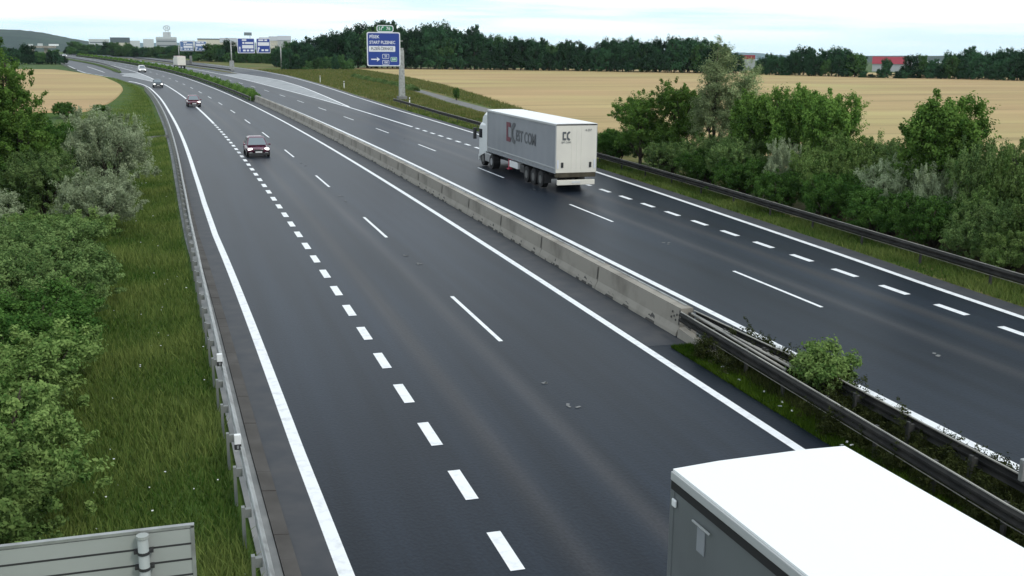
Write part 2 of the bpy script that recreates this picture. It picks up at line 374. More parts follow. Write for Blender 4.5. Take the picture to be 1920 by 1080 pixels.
# ------------------------------------------------------------------ carriageways
strip('road_west',-30,700,lambda s:tab(L_LINE,s)-.75,lambda s:-1.1 if s<27.5 else -.3,.006,m_asph,nd=6)
strip('road_east',-30,700,lambda s:1.45 if s<26.5 else .2,lambda s:tab(P_LINE,s)+.95,.006,m_asph,nd=6)
strip('hard_shoulder',-30,232,lambda s:tab(L_LINE,s)-.74,lambda s:tab(L_LINE,s)-.1,.010,m_shoulder)
strip('hard_shoulder_east',-30,210,lambda s:tab(P_LINE,s)+.1,lambda s:tab(P_LINE,s)+.94,.010,m_shoulder)
strip('median_pavement',27.6,163,-1.75,-.5,.011,m_shoulder)
strip('gutter',-30,200,lambda s:tab(L_LINE,s)-1.35,lambda s:tab(L_LINE,s)-1.0,.03,m_gutter)
def kerb():
    b=MB(); rng=random.Random(4); s=-12.0
    while s<150:
        d0=tab(L_LINE,s)-.99; d1=tab(L_LINE,s)-.72; z=.05+rng.uniform(-.006,.006)
        r0=[W(s+.005,d0,z+.02),W(s+.005,d1,z-.005),W(s+.005,d1,-.03),W(s+.005,d0,-.03)]
        d0=tab(L_LINE,s+1)-.99; d1=tab(L_LINE,s+1)-.72
        r1=[W(s+.995,d0,z+.02),W(s+.995,d1,z-.005),W(s+.995,d1,-.03),W(s+.995,d0,-.03)]
        b.sweep([r0,r1]); s+=1
    o=b.build('kerb',m_kerb); o['kind']='structure'
kerb()
# markings
def line(b, s0, s1, d, w, zo=.014):
    ss=[s0]+[x for x in srange(-30,700) if s0<x<s1]+[s1]
    dd=(lambda s:tab(d,s)) if isinstance(d,list) else (lambda s:d)
    for a,c in zip(ss[:-1],ss[1:]):
        b.quad(W(a,dd(a)-w/2,G(dd(a)-w/2)+zo),W(a,dd(a)+w/2,G(dd(a)+w/2)+zo),W(c,dd(c)+w/2,G(dd(c)+w/2)+zo),W(c,dd(c)-w/2,G(dd(c)-w/2)+zo))
b=MB()
line(b,-30,700,L_LINE,.26); line(b,-30,262,DM,.25); line(b,262,700,DM,.22)
line(b,-30,700,DN,.25); line(b,-30,420,P_LINE,.25)
sD,sE,sT,sR,pT,lT=29.28,29.89,15.635,27.37,2.973,1.5
for k in range(-3,40): line(b,sD+18*k,sD+18*k+6,DD,.135)
for k in range(-3,40): line(b,sE+18*k,sE+18*k+6,DE,.135)
k=-8
while sT+pT*k<118: line(b,sT+pT*k,sT+pT*k+lT,DT,.26); k+=1
line(b,sT+pT*k,255,DT,.25)
k=-14
while sR+pT*k<107.5: line(b,sR+pT*k,sR+pT*k+lT,DR,.26); k+=1
line(b,sR+pT*k,147,DR,.25)
# gore edges east
GU=[(143,9.6),(150,10.0),(174.4,11.6),(208.8,13.9),(240,15.4),(262,15.2),(292,14.2),(330,13.6),(420,13.6)]
GL=[(143,9.37),(170,9.2),(204,8.95),(250,8.95),(300,8.9),(420,8.9)]
line(b,143,420,GU,.28); line(b,143,520,GL,.25)
# gore edges west
HU=[(232,-9.53),(260,-9.75),(320,-9.6),(420,-9.4),(520,-8.0)]
HL=[(232,-9.9),(248,-11.0),(275,-13.4),(297,-15.4),(330,-17.5),(420,-17.5)]
line(b,232,520,HU,.25); line(b,232,420,HL,.25)
o=b.build('lane_markings',m_paint); o['kind']='structure'
b=MB()
def hatch(s0,s1,A,B_):
    ss=[x for x in np.arange(s0,s1+.1,3.0)]
    for a,c in zip(ss[:-1],ss[1:]):
        for j in (0,):
            a0,a1,c0,c1=tab(A,a)+.2,tab(B_,a)-.2,tab(A,c)+.2,tab(B_,c)-.2
            if a1<=a0 or c1<=c0: continue
            for i in range(8):
                f0,f1=i/8,(i+1)/8; p=[a0+(a1-a0)*f0,a0+(a1-a0)*f1,c0+(c1-c0)*f1,c0+(c1-c0)*f0]
                b.quad(W(a,p[0],G(p[0])+.0115),W(a,p[1],G(p[1])+.0115),W(c,p[2],G(p[2])+.0115),W(c,p[3],G(p[3])+.0115))
hatch(150,288,GL,GU); hatch(244,310,HL,HU)
o=b.build('gore_hatching',m_gore); o['kind']='structure'
# small pale marks left on the asphalt (raised studs glued between the dashes)
b=MB(); rng=random.Random(7)
for s,d in ((25.3,-5.73),(23.3,-5.75),(42.9,-5.8),(41.2,-5.7),(61.1,-5.7),(59.2,-5.7),(24.1,5.62),(41.9,5.7),(79.0,-5.7),(77.2,-5.7),(60.2,5.65),(95.3,5.6)):
    for k in range(3):
        x=d+rng.uniform(-.12,.12); y=s+rng.uniform(-.2,.2)
        p=W(y,x,G(x)+.016); b.box((p.x,p.y,p.z),(.09+.07*rng.random(),.05+.05*rng.random(),.012),0,rng.random()*3)
o=b.build('glue_marks',m_gutter); o['kind']='structure'
# service path beside the wheat
strip('path',118,215,lambda s:tab([(118,22.6),(130,23.6),(152,25.8),(171,28.4),(198,31.8),(215,34)],s),lambda s:tab([(118,25.2),(130,26),(152,28),(171,30.4),(198,33.4),(215,35.2)],s),.02,mat('gravel_path',(.13,.13,.125),.9,noise=(.8,(.19,.185,.172),.35,.65,4)))
def concrete_ramp():
    b=MB(); 
    for k in range(1): b.quad(W(103.6,-17.4,-.27),W(103.6,-14.3,-.04),W(107.2,-14.3,-.04),W(107.2,-17.4,-.27))
    o=b.build('drain_slab',mat('slab_brown',(.10,.09,.08),.9,noise=(1.5,(.06,.055,.05),.4,.6,3))); o['kind']='structure'
concrete_ramp()

# ------------------------------------------------------------------ guardrails
def rail_prof(sgn, zc, hw=.155):
    # W-beam closed profile (x towards traffic * sgn, z)
    p=[(0,hw),(.018,hw*.93),(.075,hw*.62),(.075,hw*.36),(.0,hw*.10),(.0,-hw*.10),(.075,-hw*.36),(.075,-hw*.62),(.018,-hw*.93),(0,-hw)]
    back=[(x-.007,z) for x,z in p[::-1]]
    return [(sgn*x,zc+z) for x,z in p+back]
def guardrail(s0,s1,dfun,sgn,label,step,group=None,zc=.64,zbase=None,mrail=None,mpost=None,cap=True,blk=.14,posts=True,name='guardrail'):
    ds=lambda s:dfun(s) if callable(dfun) else (tab(dfun,s) if isinstance(dfun,list) else dfun)
    zg=lambda d:(G(d) if zbase is None else zbase)
    o0=W(s0,ds(s0),zg(ds(s0))); root=empty(name,o0)
    tag(root,label,'guardrail',group)
    b=MB(); ss=[s0]+[x for x in srange(-30,700) if s0+.2<x<s1-.2]+[s1]; prof=rail_prof(sgn,zc); rings=[]
    for s in ss:
        d=ds(s); rings.append([W(s,d+x,zg(d)+z)-o0 for x,z in prof])
    b.sweep(rings); rl_=b.build('rail',mrail or m_galv,root)
    if mrail is not None:
        e=MB(); e.sweep([[W(s,ds(s)+sgn*x,zg(ds(s))+zc+z)-o0 for x,z in ((-.018,.155),(.022,.155),(.022,.178),(-.018,.178))] for s in ss]); e.build('top_highlight',m_beam_rail_lit,rl_)  # pale strip painting the light along the rail's top
        e=MB(); e.sweep([[W(s,ds(s)+sgn*x,zg(ds(s))+zc+z)-o0 for x,z in ((.03,-.172),(.05,-.172),(.05,-.160),(.03,-.160))] for s in ss]); e.build('bottom_highlight',m_beam_rail_lit,rl_)  # thin pale strip painting the fainter light line below
    if not posts: return root
    pb=MB(); pb.box((0,0,.36),(.06,.10,.80)); pb.box((sgn*(blk/2+.0),0,zc),(blk,.09,.16))
    proto=None; rest=MB(); n=0; s=s0+.3
    while s<s1:
        d=ds(s)-sgn*(blk+.05); p=W(s,d,zg(d))-o0; 
        if n<100:
            if proto is None: proto=pb.build('post',mpost or m_post,root,bevel=.004); q=proto
            else: q=proto.copy(); COL.objects.link(q); q.parent=root
            q.location=p; q.rotation_euler=(0,0,th(s))
        else: rest.box((p.x,p.y,p.z+.36),(.06,.10,.80),0,th(s)); rest.box((p.x+sgn*blk/2,p.y,p.z+zc),(blk,.09,.16),0,th(s))
        n+=1; s+=step
    if rest.v:
        q=rest.build('post',mpost or m_post,root); q['kind']='stuff'
    return root
RAIL_L=[(-30,-13.45),(12,-13.55),(22,-13.8),(31,-13.98),(39,-14.12),(51,-14.28),(66,-14.35),(104,-14.35),(170,-14.3),(215,-14.3),(240,-15.0)]
guardrail(8,205,RAIL_L,1,'long galvanised guardrail with posts along the left verge',1.9)
MRL=[(-30,-1.0),(14,-.98),(22,-.66),(28.2,-.42)]
MRR=[(-30,.30),(14,.30),(22,.45),(28.4,.12)]
guardrail(4,28.2,MRL,-1,'weathered steel guardrail with painted-in shade on the near side of the planted median, ending at the concrete barrier',2.0,zbase=.0,mrail=m_galv_shade,mpost=m_postd,zc=.66)
guardrail(4,28.4,MRR,1,'weathered steel guardrail with painted-in shade on the far side of the planted median, behind the round bush',2.0,zbase=.0,mrail=m_galv_shade,mpost=m_postd,zc=.62)
RAIL_R=[(-30,12.3),(29,12.55),(38,12.9),(54,13.6),(68,14.0),(95,14.3),(118,15.0),(144.5,16.4)]
guardrail(6,146,RAIL_R,-1,'dark guardrail with widely spaced posts along the right verge',4.0,mrail=m_galv_shade,mpost=m_postd,zc=.66)
guardrail(163,620,-1.15,-1,'long steel guardrail in front of the clipped median hedge',4.0,mrail=m_galv_shade,zc=.6)
guardrail(305,520,[(305,13.9),(360,12.6),(520,12.6)],-1,'guardrail starting at the sign gantry between the right carriageway and its slip road',4.0,mrail=m_galv_shade,zc=.6,zbase=.37)
guardrail(325,560,[(325,-13.6),(352,-12.7),(420,-11.8),(520,-12.5),(560,-13)],1,'low guardrail on the grass island between left slip road and main road',4.0,mrail=m_galv_shade,zc=.6)
guardrail(330,520,[(330,-24.5),(352,-25),(430,-23.8),(520,-23.8)],1,'dark guardrail beside the slip road above the left wheat field',4.0,mrail=m_galv_shade,zc=.6)
strip('grass_island',316,560,lambda s:tab([(316,-14.2),(330,-14.6),(352,-14.2),(420,-13.6),(560,-15)],s),lambda s:tab([(316,-13.8),(330,-12.8),(352,-12.2),(420,-11.3),(560,-11.5)],s),.03,m_verge)
strip('grass_island_east',292,560,lambda s:tab([(292,13.3),(310,12.2),(360,11.6),(560,11.6)],s),lambda s:tab([(292,13.5),(310,14.0),(360,13.6),(560,13.8)],s),.03,m_verger)

# transition beams from guardrail to concrete barrier
b=MB()
o=empty('transition_beam',W(24.5,-.1,0)); tag(o,'bundle of steel beams splaying from the end of the concrete barrier','crash beam')
w0=W(24.5,-.1,0)
for (d0,z0),(d1,z1) in (((-.35,.74),(-.1,.78)),((.05,.66),(.0,.72)),((.3,.60),(.08,.62))):
    q=MB(); q.tube([W(22.4,d0,z0)-w0,W(25.5,(d0+d1)/2,(z0+z1)/2)-w0,W(28.1,d1,z1)-w0],.038,8); q.build('beam',m_beam_rail_lit,o,smooth=True)

# ------------------------------------------------------------------ concrete barrier blocks
ORD=['first','second','third','fourth','fifth','sixth','seventh','eighth','ninth','tenth','eleventh','twelfth','thirteenth','fourteenth','fifteenth','sixteenth','seventeenth','eighteenth','nineteenth','twentieth','twenty-first','twenty-second','twenty-third','twenty-fourth']
def barrier_block(s0,s1,i):
    dc=-.10; sm=(s0+s1)/2; o0=W(sm,dc,0)
    prof=[(-.36,0),(-.34,.10),(-.24,.30),(-.20,.86),(.20,.86),(.24,.30),(.34,.10),(.36,0)]
    b=MB(); rings=[]; n=4
    for k in range(n+1):
        s=s0+.02+(s1-s0-.04)*k/n; rings.append([W(s,dc+x,z+.004)-o0 for x,z in prof])
    b.sweep(rings)
    rng=random.Random(i); c=b      # dirt streaks and chipped foot
    for k in range(7 if i<12 else 3):
        s=s0+.3+(s1-s0-.6)*rng.random(); w=.05+.25*rng.random(); h=.08+.22*rng.random()
        pts=[W(s-w,dc-.3615,.012)-o0,W(s+w,dc-.3615,.012)-o0,W(s+w*.4,dc-.36+.115*min(1,h/.3),.02+h*.9)-o0,W(s-w*.5,dc-.36+.085*min(1,h/.3),.02+h*.7)-o0]
        c.poly([p+Vector((-.012,0,0)) for p in pts],1)
    c.poly([W(s0+.02,dc-.252,.35)-o0,W(s0+.10,dc-.252,.35)-o0,W(s0+.09,dc-.222,.80)-o0,W(s0+.03,dc-.222,.80)-o0],1)
    if i==0:
        for ds,z in ((.25,.62),(.55,.66),(.3,.45),(.6,.48),(.42,.55)):
            p=W(s0+ds,dc-.215-(.04*(1-(z-.3)/.56)),z)-o0; c.tube([p+Vector((-.01,0,0)),p+Vector((.02,0,0))],.035,8,1)
    o=b.build('concrete_barrier',[m_conc,m_stain]); o.location=o0
    lab='%s concrete median barrier block counted from the end nearest the camera'%ORD[i] if i else 'nearest concrete median barrier block, stained, with bolt holes at its end'
    tag(o,lab,'barrier block','concrete barrier blocks along the median')
    q=MB(); e=[W(s0+.3,dc+.12,.875)-o0,W(s1-.3,dc+.12,.875)-o0]
    q.tube([e[0],e[1]],.03,6); q.build('top_rail',m_galv,o,smooth=True)
edges=[28.4,35.1,41.4,47.2,52.9,58.6]
while edges[-1]<163: edges.append(edges[-1]+6.0)
for i in range(len(edges)-1): barrier_block(edges[i],edges[i+1],i)
# sloping concrete foot at the barrier's near end
b=MB(); o0=W(27.3,-.1,0)
b.sweep([[W(s,-.1+x,z*h+.004)-o0 for x,z in ((-.36,0),(-.33,.3),(-.12,.32),(-.10,0))] for s,h in ((28.3,1.0),(26.2,.5),(25.0,.15))])
o=b.build('concrete_wedge',m_conc); o.location=o0; tag(o,'low tapering concrete wedge below the steel beams at the near barrier end','concrete wedge')

# ------------------------------------------------------------------ vegetation
def leaf_cloud(seed, lobes, n, size, clumps=120, cr=.22, aspect=.55, shell=.16, up=.35, spray=.12, droop=0.0, tip=1.5, spmax=.28):
    g=np.random.default_rng(seed); lobes=np.array(lobes,float)
    wgt=(lobes[:,3]*lobes[:,4]*lobes[:,5])**.67; wgt/=wgt.sum()
    li=g.choice(len(lobes),clumps,p=wgt); u=g.normal(size=(clumps,3)); u/=np.linalg.norm(u,axis=1)[:,None]
    u[:,2]=np.where(u[:,2]<-.55,-u[:,2]*.5,u[:,2])
    rad=1-np.abs(g.normal(size=clumps))*shell; sp=g.random(clumps)<spray; rad=np.where(sp,1.03+g.random(clumps)*spmax,rad)
    cc=lobes[li,:3]+u*lobes[li,3:6]*rad[:,None]; ctint=g.random(clumps)
    crad=cr*np.where(sp,.6,.7+.7*g.random(clumps))
    ci=g.integers(0,clumps,n); off=g.normal(size=(n,3)); off/=np.linalg.norm(off,axis=1)[:,None]; off*=(g.random(n)**.45)[:,None]
    tw=u*.8+g.normal(size=(clumps,3))*.35+np.array([0,0,.55]); tw/=np.linalg.norm(tw,axis=1)[:,None]
    P=cc[ci]+off*crad[ci][:,None]*np.array([1.0,1.0,.75])+tw[ci]*((g.random(n)-.35)*crad[ci]*tip)[:,None]
    P[:,2]=np.maximum(P[:,2],.04)
    nrm=off*.6+u[ci]*.5+g.normal(size=(n,3))*.55+np.array([0,0,up]); nrm/=np.linalg.norm(nrm,axis=1)[:,None]
    t=g.normal(size=(n,3)); t[:,2]-=droop; t-=nrm*(t*nrm).sum(1)[:,None]; t/=np.linalg.norm(t,axis=1)[:,None]; bt=np.cross(nrm,t)
    L=size*(.6+.8*g.random(n))[:,None]; Wd=L*aspect
    V=np.stack([P+t*L*.5,P+bt*Wd*.5-t*L*.05,P-t*L*.5,P-bt*Wd*.5-t*L*.05],1).reshape(-1,3)
    tint=np.clip(.55*ctint[ci]+.45*g.random(n),0,1); tint=np.repeat(tint,4)
    return V,tint
def leaf_mesh(name, V, tint, m, nv=4):
    n=len(V)//nv; me=bpy.data.meshes.new(name); me.vertices.add(len(V)); me.vertices.foreach_set('co',V.astype(np.float32).ravel())
    me.loops.add(n*nv); me.loops.foreach_set('vertex_index',np.arange(n*nv,dtype=np.int32))
    me.polygons.add(n); me.polygons.foreach_set('loop_start',np.arange(0,n*nv,nv,dtype=np.int32)); me.polygons.foreach_set('loop_total',np.full(n,nv,dtype=np.int32))
    a=me.attributes.new('tint','FLOAT','POINT'); a.data.foreach_set('value',tint.astype(np.float32))
    me.materials.append(m); me.update(); me.validate(); return me
def plant(name, label, cat, lobes, n, size, m, trunk=None, seed=1, **kw):
    root=empty(name); tag(root,label,cat)
    V,t=leaf_cloud(seed,lobes,n,size,**kw); me=leaf_mesh('crown',V,t,m)
    c=bpy.data.objects.new('crown' if trunk!='stems' else 'foliage',me); COL.objects.link(c); c.parent=root
    rng=random.Random(seed); b=MB()
    zt=min(l[2] for l in lobes)
    if trunk=='stems':
        for l in lobes:
            for k in range(3):
                x,y=rng.uniform(-.25,.25),rng.uniform(-.25,.25); e=(l[0]+rng.uniform(-.4,.4)*l[3],l[1]+rng.uniform(-.4,.4)*l[4],l[2]+l[5]*rng.uniform(.1,.7))
                mid=((x+e[0])/2+rng.uniform(-.1,.1),(y+e[1])/2,e[2]*.55); b.tube([(x,y,-.1),mid,e],[.05,.035,.012],5)
        b.build('stem',m_bark,root,smooth=True)
    else:
        r=trunk or .12; top=max(l[2]+l[5]*.6 for l in lobes)
        b.tube([(0,0,-.15),(.03,.02,top*.35),(-.04,.03,top*.7),(.02,0,top)],[r,r*.8,r*.5,r*.15],8)
        for l in lobes:
            z0=min(l[2]*.55,top*.5)*rng.uniform(.7,1.1); e=(l[0],l[1],l[2]+l[5]*.3); mid=(l[0]*.45,l[1]*.45,(z0+e[2])*.5)
            b.tube([(0,0,z0),mid,e],[r*.55,r*.35,r*.1],6)
            for k in range(3):
                q=(l[0]+rng.uniform(-.7,.7)*l[3],l[1]+rng.uniform(-.7,.7)*l[4],l[2]+rng.uniform(-.3,.6)*l[5]); b.tube([mid,q],[r*.25,r*.06],5)
        b.build('trunk',m_bark,root,smooth=True)
    return root
def rl(seed,n,R_,H,z0=.3,rr=.5,rz=.5):
    """random lobes filling a rounded volume of radius R_ and height H"""
    g=random.Random(seed); out=[(0,0,z0+(H-z0)*.42,R_*.72,R_*.72,(H-z0)*.46)]
    for k in range(n):
        a=2*math.pi*(k+g.random()*.7)/n; r=R_*g.uniform(.35,.68); z=z0+(H-z0)*g.uniform(.22,.80)
        q=R_*rr*g.uniform(.65,1.05); out.append((r*math.cos(a),r*math.sin(a),z,q,q,min(q*rz*2,H-z)))
    return out
# prototypes are 1 unit = metre, about R 2 / H 3 shrubs and taller trees
P={}
P['lush']=plant('shrub','','shrub',rl(11,9,2.1,3.0),46000,.098,ml_lush,'stems',11,clumps=330,cr=.21,spray=.32,shell=.3,tip=2.0)
P['lush2']=plant('shrub','','shrub',rl(12,8,2.0,2.9),44000,.090,ml_lush,'stems',12,clumps=400,cr=.18,spray=.36,shell=.3,tip=2.4)
P['dense']=plant('shrub','','shrub',rl(13,9,2.2,3.0),48000,.10,ml_dark,'stems',13,clumps=400,cr=.23,spray=.2)
P['mid']=plant('shrub','','shrub',rl(14,9,2.2,3.0),56000,.085,ml_mid,'stems',14,clumps=560,cr=.19,spray=.3,tip=2.2)
P['silver']=plant('silver_shrub','','shrub',rl(15,9,2.2,3.2),44000,.11,ml_silver,'stems',15,clumps=300,cr=.21,aspect=.3,spray=.3,shell=.3,tip=2.6)
P['treeA']=plant('tree','','tree',rl(21,10,2.2,5.6,1.1,.45,.5),38000,.11,ml_midt,.14,21,clumps=420,cr=.22,spray=.3,shell=.3,tip=2.2)
P['treeB']=plant('feathery_tree','','tree',[(0,0,4.2,1.0,1.0,2.6),(.3,.1,6.4,.62,.62,1.6),(-.5,.2,3.4,.8,.8,1.5),(.6,-.3,3.2,.8,.8,1.5),(.1,-.4,5.3,.7,.7,1.3),(-.35,.1,5.8,.5,.5,1.2)],26000,.10,ml_pale,.10,22,clumps=420,cr=.22,spray=0,shell=.45,aspect=.4,tip=1.8)
P['treeC']=plant('tree','','tree',rl(23,10,1.9,6.0,.9,.5,.6),42000,.125,ml_midt,.14,23,clumps=360,cr=.26,spray=.28,tip=2.2)
P['poplar']=plant('tree','','tree',[(0,0,2.6,1.9,1.9,2.2),(.2,0,4.6,1.6,1.6,2.2),(0,.2,6.3,1.05,1.05,1.6),(.9,.3,3.6,1.2,1.2,1.2),(-.9,-.2,3.9,1.2,1.2,1.3),(.2,-.9,3.2,1.2,1.2,1.3),(-.2,.8,5.3,.9,.9,1.1),(.6,-.2,6.0,.7,.7,.9)],56000,.12,ml_midt,.2,24,clumps=640,cr=.24,spray=.28,shell=.3,tip=2.4)
for k in range(5):
    P['far%d'%k]=plant('woodland_tree','','tree',[(0,0,2.2,3.4,3.4,2.2)]+rl(40+k,10,4.2,10.5,.4,.42,.55),7000,.55,ml_far if k!=3 else ml_farl,.28,40+k,clumps=110,cr=.95,spray=.16)
used=set()
TOP={k:float(np.percentile([v.co.z for v in P[k].children[0].data.vertices],99.6)) for k in P if k.startswith('far')}
def put(kind,s,d,label,h=1.0,w=1.0,rz=None,group=None,cat=None,xy=None,z=None):
    src=P[kind]; rng=random.Random(hash((round(s*10),round(d*10)))&0xffff)
    loc=W(s,d,(G(d)-.05)) if xy is None else Vector(xy)
    if z is not None: loc.z=z
    rot=rng.uniform(0,6.28) if rz is None else rz
    if kind not in used:
        used.add(kind); o=src; o.location=loc; o.rotation_euler=(0,0,rot); o.scale=(w,w,h)
        o['label']=label
    else: o=dup(src,loc,rot,(w,w,h),label)
    if group: o['group']=group
    elif 'group' in o: del o['group']
    return o
GL_='shrubs massed beside the left verge'
# left side: near fresh-green thicket
for kind,s,d,h,w,lab in (
 ('lush',17.2,-18.6,.92,.95,'bright green leafy bush just above the grey sign back, nearest the left verge'),
 ('lush2',17.5,-21.6,.95,1.0,'bright green leafy bush at the far left edge behind the grey sign back'),
 ('lush2',20.8,-18.5,1.0,.95,'second bright green bush along the left verge, right of the dark gap'),
 ('lush',21.5,-21.8,1.0,1.05,'bright green bush at the left frame edge level with the white rail reflector'),
 ('lush',25.2,-18.8,.88,1.0,'rounded fresh green bush beside the grass below the dark thicket'),
 ('dense',26,-22.6,.95,1.05,'dark green bush at the left frame edge half way up the picture'),
 ('dense',29.4,-18.9,.85,.95,'dark green bush overhanging the left verge half way up the picture'),
 ('mid',31,-23.2,1.0,1.1,'mid green bush set back at the left frame edge above the dark bush'),
 ('mid',34.2,-19.1,.9,1.0,'mid green twiggy bush beside the left verge'),
 ('dense',36.5,-23.6,1.0,1.1,'dark bush in the second row from the left verge'),
 ('mid',39.2,-18.9,.92,1.0,'green bush beside the left verge below the silver willows'),
 ('mid',41.5,-22.8,.95,1.1,'green bush in the second row below the silver willows'),
 ('lush',44.5,-19.4,.85,1.0,'fresh green bush tucked in front of the silver willows'),
 ('mid',44,-26.5,1.0,1.2,'green bush at the left frame edge below the grey willow'),
 ('silver',50.5,-23.3,.86,1.05,'grey-leaved willow at the left, lowest of the silver shrubs'),
 ('silver',48.5,-27,.82,1.0,'grey-leaved willow cut by the left frame edge'),
 ('silver',53.0,-18.3,.92,1.0,'silver-grey willow overhanging the verge, nearest of the pale pair'),
 ('mid',57.5,-20.9,1.15,1.0,'green bush wedged between the silver willows'),
 ('dense',59.5,-22.8,1.05,1.0,'dark green bush between the tall tree and the silver willows'),
 ('silver',65.5,-18.3,1.55,1.2,'tall rounded silver-grey willow, highest of the pale shrubs'),
 ('dense',70.5,-21.0,1.35,1.05,'dark green bush behind and left of the highest pale willow'),
 ('dense',56,-26.5,1.0,1.1,'dark green bush at the foot of the tall left tree'),
 ('dense',66,-24.5,1.1,1.1,'dark green bush to the right of the tall left tree'),
 ('mid',74,-27,1.0,1.2,'green bush behind the tall left tree'),
 ('dense',80,-23,.7,1.0,'low dark bush just behind the silver willows'),
 ('mid',90,-22,.5,.9,'low green bush in the meadow below the left wheat'),
 ('dense',100,-25,.55,.9,'low dark scrub in the meadow below the left wheat'),
 ('dense',136,-25.2,.62,.62,'small dark round bush at the near corner of the left wheat field'),
 ('mid',128,-20.3,.32,.55,'low green scrub along the near edge of the left wheat field'),
 ('dense',146,-21.5,.34,.5,'low green scrub where the left wheat field curves away'),
 ('dense',120,-28,.5,.9,'dark scrub beside the tall left tree below the wheat')):
    put(kind,s,d,lab,h,w,group=GL_)
put('poplar',60,-22.6,'tall dark green tree at the far left standing above the wheat field',1.08,1.0)
put('poplar',58,-25.8,'second tall dark green tree cut by the left frame edge',.98,1.0)
# right side
GR_='trees and shrubs behind the right guardrail'
for kind,s,d,h,w,lab in (
 ('treeA',66.5,15.6,.92,.98,'open-crowned green tree just right of the lorry'),
 ('treeA',64.5,17.4,1.06,1.05,'open-crowned tree with several visible limbs left of the feathery tree'),
 ('treeB',60,17.5,1.13,1.25,'tall feathery pale green tree, highest on the right'),
 ('treeB',59,18.9,.97,1.2,'pale feathery tree leaning right beside the highest one'),
 ('treeC',55,17.6,1.04,.95,'dark green tree right of the feathery pair'),
 ('treeC',52.2,18.3,1.12,.9,'dark green pointed tree in the middle of the right thicket'),
 ('treeC',49.5,19.0,1.08,.88,'dark green tree at the right end of the thicket, against the wheat'),
 ('treeC',38.8,17.4,1.15,1.05,'lone rounded green tree standing against the wheat on the right'),
 ('mid',62,15.6,.75,.75,'green shrub under the open-crowned tree'),
 ('dense',57,15.6,.75,.8,'dark shrub under the feathery tree behind the rail'),
 ('silver',49.5,16.2,1.05,.55,'small silver-grey shrub in front of the dark trees'),
 ('lush',46.5,16.6,1.18,.85,'light green shrub right of the small silver one'),
 ('lush2',44,17.6,1.22,.9,'light green shrub right of centre in the thicket'),
 ('dense',52,15.2,.75,.75,'dark shrub hugging the right guardrail under the pointed tree'),
 ('dense',47.5,14.9,.7,.7,'dark shrub hugging the right guardrail below the silver one'),
 ('dense',43.5,15.2,.8,.75,'dark shrub hugging the right guardrail below the light green ones'),
 ('silver',40.5,16.2,1.08,.75,'silver-grey shrub below the lone rounded tree'),
 ('silver',37.5,16.3,1.05,.65,'silver-grey shrub right of the lone rounded tree'),
 ('dense',39.8,14.9,.75,.75,'dark shrub hugging the right guardrail below the lone tree'),
 ('dense',36.3,15.0,.8,.75,'dark shrub behind the right guardrail, third from the frame edge'),
 ('mid',33.4,15.4,.85,.8,'green shrub behind the right guardrail, second from the frame edge'),
 ('lush',31.2,16.6,1.35,.95,'broad light green shrub near the right frame edge'),
 ('lush2',33.7,17.8,1.8,1.05,'tall light green shrub at the right, behind the broad one'),
 ('lush',30.2,19.0,1.8,1.1,'tall light green shrub cut by the right frame edge'),
 ('mid',28.5,16.4,1.0,.9,'green shrub cut by the right frame edge above the guardrail'),
 ('lush2',31.5,14.9,.72,.6,'low light green shrub hugging the right guardrail near the frame edge'),
 ('lush',27.6,14.9,.75,.65,'low light green shrub hugging the guardrail at the right frame edge'),
 ('mid',26.2,17.5,1.2,1.0,'green shrub filling the corner at the right frame edge'),
 ('lush2',34.8,16.6,1.1,.8,'light green shrub between the silver pair and the broad one'),
 ('lush',47.5,18.8,1.35,.9,'light green shrub in the second row right of the dark trees'),
 ('mid',44.5,19.3,1.25,1.0,'green shrub in the second row against the wheat, mid-way to the lone tree'),
 ('lush2',41.8,19.2,1.15,1.0,'light green shrub in the second row just left of the lone tree'),
 ('mid',41,17.4,1.1,.9,'green shrub below and left of the lone tree'),
 ('lush',37,18.9,1.15,.9,'light green shrub under the right side of the lone tree'),
 ('lush2',35.6,20.2,1.45,.9,'light green shrub against the wheat right of the lone tree'),
 ('mid',58.5,16.3,.95,.9,'green shrub at the foot of the feathery trees'),
 ('lush',60.5,19.2,.95,.9,'light green shrub seen behind the feathery trees'),
 ('mid',68.5,17.6,.95,.95,'green shrub under the leftmost open-crowned tree'),
 ('dense',70.5,15.6,.8,.85,'dark shrub just right of the lorry beside the rail'),
 ('mid',54,16.2,1.05,.9,'green shrub in front of the dark pointed tree'),
 ('mid',36.2,17.3,1.45,.8,'green shrub left of the tall light green ones at the right'),
 ('mid',84,17,.45,.8,'low green scrub between the lorry and the open-crowned tree'),
 ('mid',76,17.5,.6,.8,'green scrub just right of the lorry behind the guardrail')):
    put(kind,s,d,lab,h,w,group=GR_)
o=put('dense',154.9,28.2,'small dark bush standing alone beside the service path at the wheat edge',.62,.24)
# median bush
P['bush']=plant('bush','','shrub',rl(31,8,.82,1.45,.1,.5,.5),9000,.085,ml_lush,'stems',31,clumps=150,cr=.15,spray=.25)
put('bush',21.9,.42,'round green bush growing between the median guardrails',1.05,1.0)

